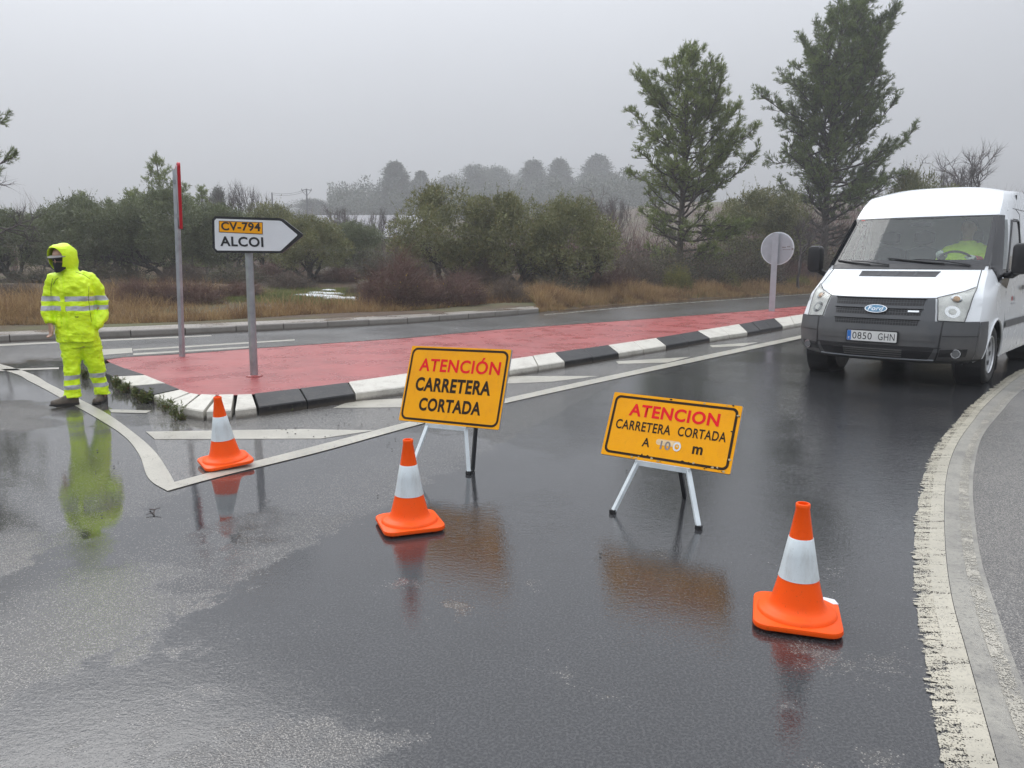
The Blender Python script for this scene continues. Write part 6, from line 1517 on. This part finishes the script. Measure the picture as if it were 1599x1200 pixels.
# ---- shrubs
SB = {'bramble': bush_mesh(1, 1.5, 1.1, 1.7, 5200, 1300, 'bramble', 'bramble_leaf', .6, .011), 'brush': bush_mesh(2, 1.5, 1.1, 1.5, 4200, 900, 'brush', 'bramble_leaf', .8, .010), 'scrub': bush_mesh(3, 1.5, 1.2, 1.6, 2600, 6500, 'brush', 'scrub_leaf', .7, .010, .035), 'gorse': bush_mesh(4, .8, .7, .9, 1500, 3500, 'gorse', 'gorse', .9, .009, .02), 'redbrush': bush_mesh(5, 1.5, 1.1, 1.4, 4600, 700, 'bramble', 'bramble_leaf', .9, .010)}
shr = [(618, 22.5, 381, 150, 'bramble', 'big rounded red-brown bramble right of the ALCOI sign'), (715, 23.5, 415, 120, 'bramble', 'lower bramble spreading right of the big rounded one'), (790, 25, 428, 90, 'brush', 'straggling grey brush under the slanting olive'),
       (300, 22, 425, 110, 'redbrush', 'red-brown brush behind the tall thin sign post'), (225, 22, 418, 110, 'redbrush', 'red-brown brush right of the worker'), (375, 24, 428, 90, 'redbrush', 'red-brown brush behind the ALCOI sign post'), (120, 24, 425, 90, 'brush', 'brown brush behind the worker'), (25, 23, 436, 110, 'brush', 'brown brush at the left edge behind the worker'),
       (450, 30, 420, 90, 'brush', 'grey brush behind the green grass patch'), (870, 26, 420, 110, 'scrub', 'dark low scrub left of the pine foot'), (935, 26, 402, 120, 'redbrush', 'reddish brush below the bushy olive'), (985, 28, 385, 110, 'brush', 'grey-brown brush left of the pine trunk'),
       (1040, 28, 378, 110, 'scrub', 'dark green scrub round the pine foot'), (1100, 29, 385, 110, 'scrub', 'dark green scrub right of the pine trunk'), (1160, 31, 372, 120, 'scrub', 'tall dark scrub between the pine and the round sign'), (1235, 34, 392, 110, 'redbrush', 'russet brush behind the round sign'),
       (1290, 36, 385, 110, 'scrub', 'dark scrub round the tallest pine foot'), (1225, 40, 330, 90, 'scrub', 'high scrub in the gap between the pines'), (1350, 40, 355, 120, 'brush', 'brown brush behind the van mirror'), (1140, 29.5, 415, 40, 'gorse', 'yellow-green shrub left of the round sign'), (1250, 33, 425, 40, 'gorse', 'yellow-green shrub beside the van headlight'),
       (1060, 27.5, 405, 46, 'gorse', 'yellow-green shrub before the pine trunk'), (1420, 44, 330, 120, 'scrub', 'dark scrub seen above the van mirror'), (560, 27, 440, 60, 'brush', 'low brush left of the big rounded bramble'), (170, 26, 432, 80, 'brush', 'brown brush at the foot of the grove right of the worker'),
       (760, 30, 395, 90, 'brush', 'brush between the two middle olives'), (850, 33, 385, 110, 'brush', 'grey brush between the slanting and bushy olives'), (640, 38, 352, 110, 'brush', 'brush in front of the long roof right end'),
       (60, 31, 412, 100, 'scrub', 'dark scrub under the olive trees left of the worker'), (170, 32, 405, 110, 'scrub', 'dark scrub under the grove just right of the worker'), (285, 33, 408, 110, 'brush', 'brown thicket under the olives by the tall thin sign post'), (365, 31, 405, 100, 'scrub', 'dark scrub behind the ALCOI sign post'),
       (440, 36, 400, 110, 'redbrush', 'russet thicket under the yellow-green olive'), (530, 33, 408, 90, 'redbrush', 'russet thicket right of the ALCOI arrow tip'), (590, 36, 385, 90, 'scrub', 'dark scrub behind the big rounded bramble'), (745, 34, 385, 110, 'scrub', 'dark scrub under the largest olive crown')]
for i, (px, Y, top, wpx, k, lab) in enumerate(shr):
    if px >= 845: x_ = (px - 799.5) / F * Y; Y = max(Y, float(edge_y(x_ * 1.15)) + (2.6 if k == 'gorse' else 4.5))
    loc, _, _ = place(px, Y, 0); hh = h_for(px, Y, top); dims = {'bramble': (1.5, 1.7), 'brush': (1.5, 1.5), 'scrub': (1.5, 1.6), 'gorse': (.8, .9), 'redbrush': (1.5, 1.4)}[k]
    o = tag(link(bpy.data.objects.new('shrub' if k != 'bramble' else 'bramble', SB[k])), lab, 'shrub', 'shrubs along the verge'); o.location = loc; o.rotation_euler = (0, 0, i * .9)
    sx = wpx / 2 * Y / F / dims[0] * 1.05; o.scale = (sx, sx, hh / dims[1] / 1.12)
# wooded rise that melts into the mist behind the named pines
r = np.random.default_rng(31); n = 80000
px_ = r.uniform(520, 1100, n); Y_ = r.uniform(215, 330, n); X_ = (px_ - 799.5) / F * Y_; c_ = np.floor(X_ / 5.0) + 37 * np.floor(Y_ / 9.0); hh_ = 6.0 + 7.5 * np.abs(np.sin(c_ * 12.9898) * 43758.5 % 1.0)
u_ = ((X_ / 5.0) % 1.0 - .5) * 2; z_ = hh_ * np.sqrt(np.clip(1 - u_ ** 2 * .8, .05, 1)) * np.sqrt(r.random(n)); B = NPB()
B.add(leaf_quads(np.stack([X_, Y_, ground_z(X_, Y_) + z_], 1), r.normal(size=(n, 3)) + [0, 0, .6], r.uniform(.6, 1.2, n), r.uniform(.25, .5, n), r))
tag(link(bpy.data.objects.new('distant_wood', B.mesh('distant_wood', [M['far_pine']]))), kind='stuff')
# far leafless scrub that reads as one brown belt
r = np.random.default_rng(5); n = 42000
px_ = r.uniform(-60, 1640, n); Y_ = 52 + 85 * r.random(n) ** 1.5; X_ = (px_ - 799.5) / F * Y_ / _c; keep = np.sin(X_ * .21 + 1) + np.sin(X_ * .083 + Y_ * .1) + r.normal(size=n) * .7 > -0.6; X_, Y_ = X_[keep], Y_[keep]; n = len(X_)
Pz = ground_z(X_, Y_); hts = r.uniform(1.0, 3.6, n) * (1 + .5 * np.sin(X_ * .35))
B = NPB(); base = np.stack([X_, Y_, Pz + hts * r.uniform(0, .5, n)], 1)
B.add(ribbons(base, np.stack([r.normal(size=n) * .4, r.normal(size=n) * .4, np.ones(n)], 1), hts * .7, r.uniform(.03, .06, n), r, .25, 3), 0)
i = r.integers(0, n, 26000); B.add(leaf_quads(base[i] + r.normal(size=(26000, 3)) * .5, r.normal(size=(26000, 3)) + [0, 0, .4], .28, .13, r), 1)
tag(link(bpy.data.objects.new('distant_scrub', B.mesh('distant_scrub', [M['bramble'], M['scrub_leaf']]))), kind='stuff')
# ---- grass on the verge
def grass(name, n, region, hfun, mat, seed, wd=.010):
    r = np.random.default_rng(seed); x, y = region(r, n); h = hfun(r, x, y); ok = h > .02; x, y, h = x[ok], y[ok], h[ok]; n = len(x)
    P = np.stack([x, y, ground_z(x, y) - .02], 1); d = np.stack([r.normal(size=n) * .33, r.normal(size=n) * .33, np.ones(n)], 1)
    B = NPB(); B.add(ribbons(P, d, h, wd * r.uniform(.6, 1.5, n), r, .3, 3, .18)); tag(link(bpy.data.objects.new(name, B.mesh(name, [M[mat]]))), kind='stuff')
fxy = lambda x, y, k, s: np.sin(x * k + s) + np.sin(y * k * 1.3 + s * 2) + np.sin((x + y) * k * .6 + s)
def vr(r, n):
    px = r.uniform(-40, 1460, n); d = .25 + 11.5 * r.random(n) ** 1.7; ygu = np.interp(px, [-40, 400, 840, 1260, 1460], [19, 20, 25.5, 38, 44]); x = (px - 799.5) / F * ygu
    bx = np.array([q[0] for q in back]); by = np.array([q[1] for q in back])
    eb = np.where(x < back[-1][0], np.interp(x, bx, by) + .12, edge_y(x) + .35); y = eb + d; return x, y
def vh(r, x, y):
    d = y - np.where(x < back[-1][0], np.interp(x, [q[0] for q in back], [q[1] for q in back]), edge_y(x)); c = fxy(x, y, 1.1, 2) * .14
    tall = .20 + .42 * smooth(.2, 1.6, d) * (1 + .3 * np.sin(x * .9)) + c * smooth(.2, 1.5, d) * .55
    tall = tall * (1 - .95 * np.exp(-((x + 6.3) / 2.6) ** 4) * smooth(1.6, 2.6, d))
    return np.where(r.random(len(x)) < .95, tall * r.uniform(.35, 1.15, len(x)), 0)
grass('dry_grass', 70000, vr, vh, 'dry_grass', 1, .014)
def vb(r, n):
    px = r.uniform(835, 1460, n); yg = np.interp(px, [835, 1000, 1260, 1460], [25, 29, 38, 45]); x = (px - 799.5) / F * yg; return x, edge_y(x) + .3 + 5.5 * r.random(n) ** 1.4
def hb(r, x, y):
    d = y - edge_y(x); return (.14 + .55 * smooth(.4, 2.2, d) * (.75 + .25 * np.sin(x * 1.7)) + .07 * fxy(x, y, 1.3, 1)) * r.uniform(.4, 1.15, len(x))
grass('bank_green_grass', 22000, vb, lambda r, x, y: hb(r, x, y) * .55 * (np.sin(x * .9) + r.normal(size=len(x)) * .5 > -.2), 'green_grass', 6, .020)
grass('bank_grass', 60000, vb, hb, 'dry_grass', 3, .022)
def gr2(r, n):
    a = vr(r, n); return a
def gh2(r, x, y):
    k = np.exp(-((x + 5.2) / 2.4) ** 2) * smooth(20.5, 22.5, y) + .8 * np.exp(-((x - 7) / 5.5) ** 2) * smooth(.2, .8, y - edge_y(x)) * (1 - smooth(1.2, 3.0, y - edge_y(x))) + .22 * (fxy(x, y, .7, 5) > 1.2)
    return np.where(r.random(len(x)) < k, r.uniform(.07, .24, len(x)), 0)
grass('green_grass', 52000, gr2, gh2, 'green_grass', 2, .011)
def tf(r, n): return r.uniform(-9.5, -3.0, n), r.uniform(21.5, 30, n)
grass('turf', 42000, tf, lambda r, x, y: np.where(np.exp(-((x + 6.3) / 2.6) ** 4) * smooth(21.5, 22.8, y) > r.random(len(x)), r.uniform(.05, .20, len(x)), 0), 'green_grass', 8, .016)
# last of the snow lying on the grass
m = NT('old_snow'); p = m.pos(); M['snow'] = m.done(m.pbr((0.72, 0.74, 0.76), 0.6, 0, m.bump(m.noise(p, 12, 5), 0.5, 0.05)))
mb = MB(); r_ = random.Random(3)
for px, Y, w_ in ((505, 27.0, .55), (492, 27.6, .35), (520, 26.6, .4), (478, 25.4, .5), (500, 25.2, .7), (522, 24.6, .5), (545, 24.9, .3), (512, 29, .3)):
    q = D(px, 408, Y); z = float(ground_z(q[0], Y)); n = 18
    rings = []
    for s, dz in ((1.0, -.02), (.92, .05), (.6, .09), (.1, .10)): rings.append([(q[0] + w_ * s * (1 + .35 * math.sin(3 * a + px) + .18 * math.sin(7 * a)) * math.cos(a), Y + w_ * .5 * s * (1 + .3 * math.sin(2 * a + px)) * math.sin(a), z + dz) for a in [6.283 * k / n for k in range(n)]])
    mb.loft(rings)
tag(mb.build('snow', M['snow'], smooth=True), kind='stuff')

# ------------------------------------------------------------------ weeds, twig and grit by the island
def weed_mesh(seed, h, n=24):
    r = np.random.default_rng(seed); B = NPB(); P = np.zeros((n, 3)); P[:, :2] = r.normal(size=(n, 2)) * h * .16; d = np.array([0, 0, 1.0]) + r.normal(size=(n, 3)) * .34; d[:, 2] = np.abs(d[:, 2]); L = h * r.uniform(.45, 1.05, n)
    B.add(ribbons(P, d, L, .006, r, .2, 3)); m_ = 26; t = r.uniform(.15, 1, (n, m_)); q = (P[:, None] + unit(d)[:, None] * (t * L[:, None])[..., None]).reshape(-1, 3)
    B.add(leaf_quads(q, np.repeat(unit(d), m_, 0) + r.normal(size=(n * m_, 3)) * .8, r.uniform(.02, .05, n * m_), .011, r)); return B.mesh('weed', [M['weed']])
WM = [weed_mesh(1, .17), weed_mesh(2, .23, 14), weed_mesh(3, .12, 30)]
for i, (px, py, k, s, lab) in enumerate([(132, 592, 0, 1.1, 'dark weed between the legs of the worker at the kerb foot'), (182, 607, 0, 1.15, 'bushy weed at the kerb right of the worker boots'), (197, 613, 2, 1.2, 'low weed at the kerb, second in the row from the worker'), (212, 621, 0, .9, 'weed at the foot of the black kerb stone on the left side of the island'),
        (228, 629, 2, 1.4, 'spreading low weed at the near end of the left kerb row'), (257, 643, 1, 1.0, 'spindly upright weed left of the white rounded kerb corner'), (272, 655, 1, 1.1, 'tallest spindly weed at the white rounded kerb corner'), (283, 657, 2, .7, 'small reddish weed at the white kerb corner'), (455, 642, 2, .6, 'small rust-coloured weed at the joint of the black kerb stones')]):
    q = G(px, py); o = tag(link(bpy.data.objects.new('weed', WM[k])), lab, 'weed', 'weeds along the island kerb'); o.location = (q[0], q[1], 0.0); o.rotation_euler = (0, 0, i * 1.1); s *= .78; o.scale = (s, s, s)
q = G(234, 797); mb = MB(); mb.tube([(0, 0, .006), (.05, -.05, .02), (.075, -.11, .008)], [.004, .004, .003], 6); mb.tube([(.05, -.05, .02), (.085, -.045, .03)], [.003, .002], 5); mb.tube([(.06, -.08, .012), (.03, -.11, .01)], [.003, .002], 5)
tw_ = tag(mb.build('twig', M['bare_bark']), 'small dark forked twig lying on the wet asphalt below the worker reflection', 'twig'); tw_.location = (q[0], q[1], 0.0)
M['pebble'] = simple('dark_grit', (0.06, 0.055, 0.05), 0.6, 0, .5, 30)
mb = MB(); rp = random.Random(9)
for _ in range(70):
    if rp.random() < .75: q = G(rp.uniform(420, 660), rp.uniform(640, 705))
    else: q = G(rp.uniform(100, 1000), rp.uniform(640, 900))
    s = rp.uniform(.003, .008); mb.lathe([(0, 0), (s, s * .3), (s * .8, s), (0, s * 1.2)], 6, (q[0], q[1], 0.006))
tag(mb.build('grit', M['pebble'], smooth=60), kind='stuff')

# ------------------------------------------------------------------ buildings and wires beyond the grove
m = NT('grey_roof_sheets'); p = m.obj(); wv = m.n('TexWave', 1, {'wave_type': 'BANDS', 'bands_direction': 'X'}, Vector=p, Scale=1.6)
M['roof'] = m.done(m.pbr(m.mix(m.noise(p, .8, 5, .6), (0.15, 0.15, 0.165), (0.22, 0.22, 0.235)), 0.5, 0, m.bump(wv, .6, .06)))
M['render_wall'] = simple('pale_rendered_wall', (0.30, 0.26, 0.21), 0.85, 0, .25, .8, .3, 8)
M['old_stone'] = simple('beige_stone_wall', (0.40, 0.32, 0.24), 0.9, 0, .3, 1.5, .6, 5)
Yb = 68.0; a, b_ = D(470, 408, Yb), D(645, 408, Yb); zt = D(560, 339, Yb + 7)[2]; ze = D(560, 372, Yb)[2]; zg = float(ground_z(a[0], Yb)) - .3
barn = tag(empty('barn', ((a[0] + b_[0]) / 2, Yb, zg)), 'long low shed with a grey sheet roof half hidden beyond the olive trees', 'building'); Lw = float(b_[0] - a[0]); hw = float(ze - zg); ht = float(zt - zg)
mb = MB(); mb.box((0, 7, hw / 2), (Lw, 13.6, hw)); mb.add([(-Lw / 2, .2, hw), (-Lw / 2, 13.8, hw), (-Lw / 2, 7, ht - .05), (Lw / 2, .2, hw), (Lw / 2, 13.8, hw), (Lw / 2, 7, ht - .05)], [(0, 1, 2), (3, 5, 4)]); mb.build('wall', M['render_wall'], barn)
mb = MB()
for y0_, y1_ in ((-.5, 7), (14.5, 7)): mb.add([(-Lw / 2 - .3, y0_, hw - .1), (Lw / 2 + .3, y0_, hw - .1), (Lw / 2 + .3, y1_, ht), (-Lw / 2 - .3, y1_, ht), (-Lw / 2 - .3, y0_, hw + .06), (Lw / 2 + .3, y0_, hw + .06), (Lw / 2 + .3, y1_, ht + .16), (-Lw / 2 - .3, y1_, ht + .16)], [(0, 1, 2, 3), (7, 6, 5, 4), (0, 4, 5, 1), (1, 5, 6, 2), (3, 7, 4, 0)])
mb.build('roof', M['roof'], barn)
for nm, px0, px1, Y, top, bot, lab in (('stone_wall', 165, 262, 52, 390, 428, 'pale beige stone wall seen between olive trunks right of the worker'), ('stone_wall', 25, 100, 50, 384, 430, 'beige stone wall glimpsed behind the olive trunks left of the worker')):
    a, b_ = D(px0, top, Y), D(px1, top, Y); zg = float(ground_z((a[0] + b_[0]) / 2, Y)) - .3; mb = MB(); n = 14; Lw = float(b_[0] - a[0])
    topz = [float(a[2] - zg) + random.uniform(-.12, .10) for _ in range(n + 1)]
    mb.plate([(-Lw / 2, 0), (Lw / 2, 0)] + [(Lw / 2 - Lw * k / n, topz[k]) for k in range(n + 1)], 0, .5)
    o = tag(mb.build(nm, M['old_stone']), lab, 'wall'); o.location = ((a[0] + b_[0]) / 2, Y, zg)
M['pylon'] = simple('weathered_pole', (0.14, 0.14, 0.15), .7)
pol = []
for px, Y, top, wide, lab in ((478.5, 120, 295, 1, 'thin lattice pylon with a crossarm in the mist above the shed'), (424.5, 118, 301, 0, 'plain pole with wires left of the misty pylon')):
    q = D(px, top, Y); zg = float(ground_z(q[0], Y)); hh = float(q[2]) - zg; o = tag(empty('utility_pole', (q[0], Y, zg)), lab, 'utility pole'); mb = MB(); mb.tube([(0, 0, -.3), (0, 0, hh)], [.16, .10], 8); mb.build('pole', M['pylon'], o)
    if wide:
        mb = MB(); mb.tube([(-.75, 0, hh - .25), (0, 0, hh - .1), (.75, 0, hh - .25)], .06, 6); mb.tube([(-.7, 0, hh - .3), (0, 0, hh - 1.1), (.7, 0, hh - .3)], .045, 6); mb.build('crossarm', M['pylon'], o)
        mb = MB()
        for x in (-.72, 0, .72): mb.lathe([(0, 0), (.06, 0), (.06, .2), (0, .22)], 8, (x, 0, hh - .2))
        mb.build('insulators', M['pylon'], o)
    pol.append((q, o))
mb = MB()
for dz in (0, -.25):
    A, Bq = np.array(pol[0][0]) + [0, 0, dz - .1], np.array(pol[1][0]) + [0, 0, dz - .05]; E = Bq + (Bq - A) * 2.5
    mb.tube([A * (1 - t) + Bq * t - np.array([0, 0, .35 * 4 * t * (1 - t)]) for t in np.linspace(0, 1, 9)], .022, 4)
o = tag(mb.build('overhead_wires', M['pylon']), 'thin overhead wires hanging between the misty pylon and the plain pole', 'wires')

# ------------------------------------------------------------------ mist
hz = MB(); hz.box((0, 170, 34.5), (900, 600, 71.2)); haze = tag(hz.build('haze', []), kind='stuff')
m = bpy.data.materials.new('mist'); m.use_nodes = True; nt = m.node_tree; nt.nodes.clear(); o_ = nt.nodes.new('ShaderNodeOutputMaterial'); v_ = nt.nodes.new('ShaderNodeVolumePrincipled')
v_.inputs['Color'].default_value = (0.74, 0.755, 0.78, 1); v_.inputs['Density'].default_value = 0.0020; v_.inputs['Anisotropy'].default_value = 0.2
nt.links.new(v_.outputs[0], o_.inputs['Volume']); haze.data.materials.append(m)
haze.display_type = 'WIRE'
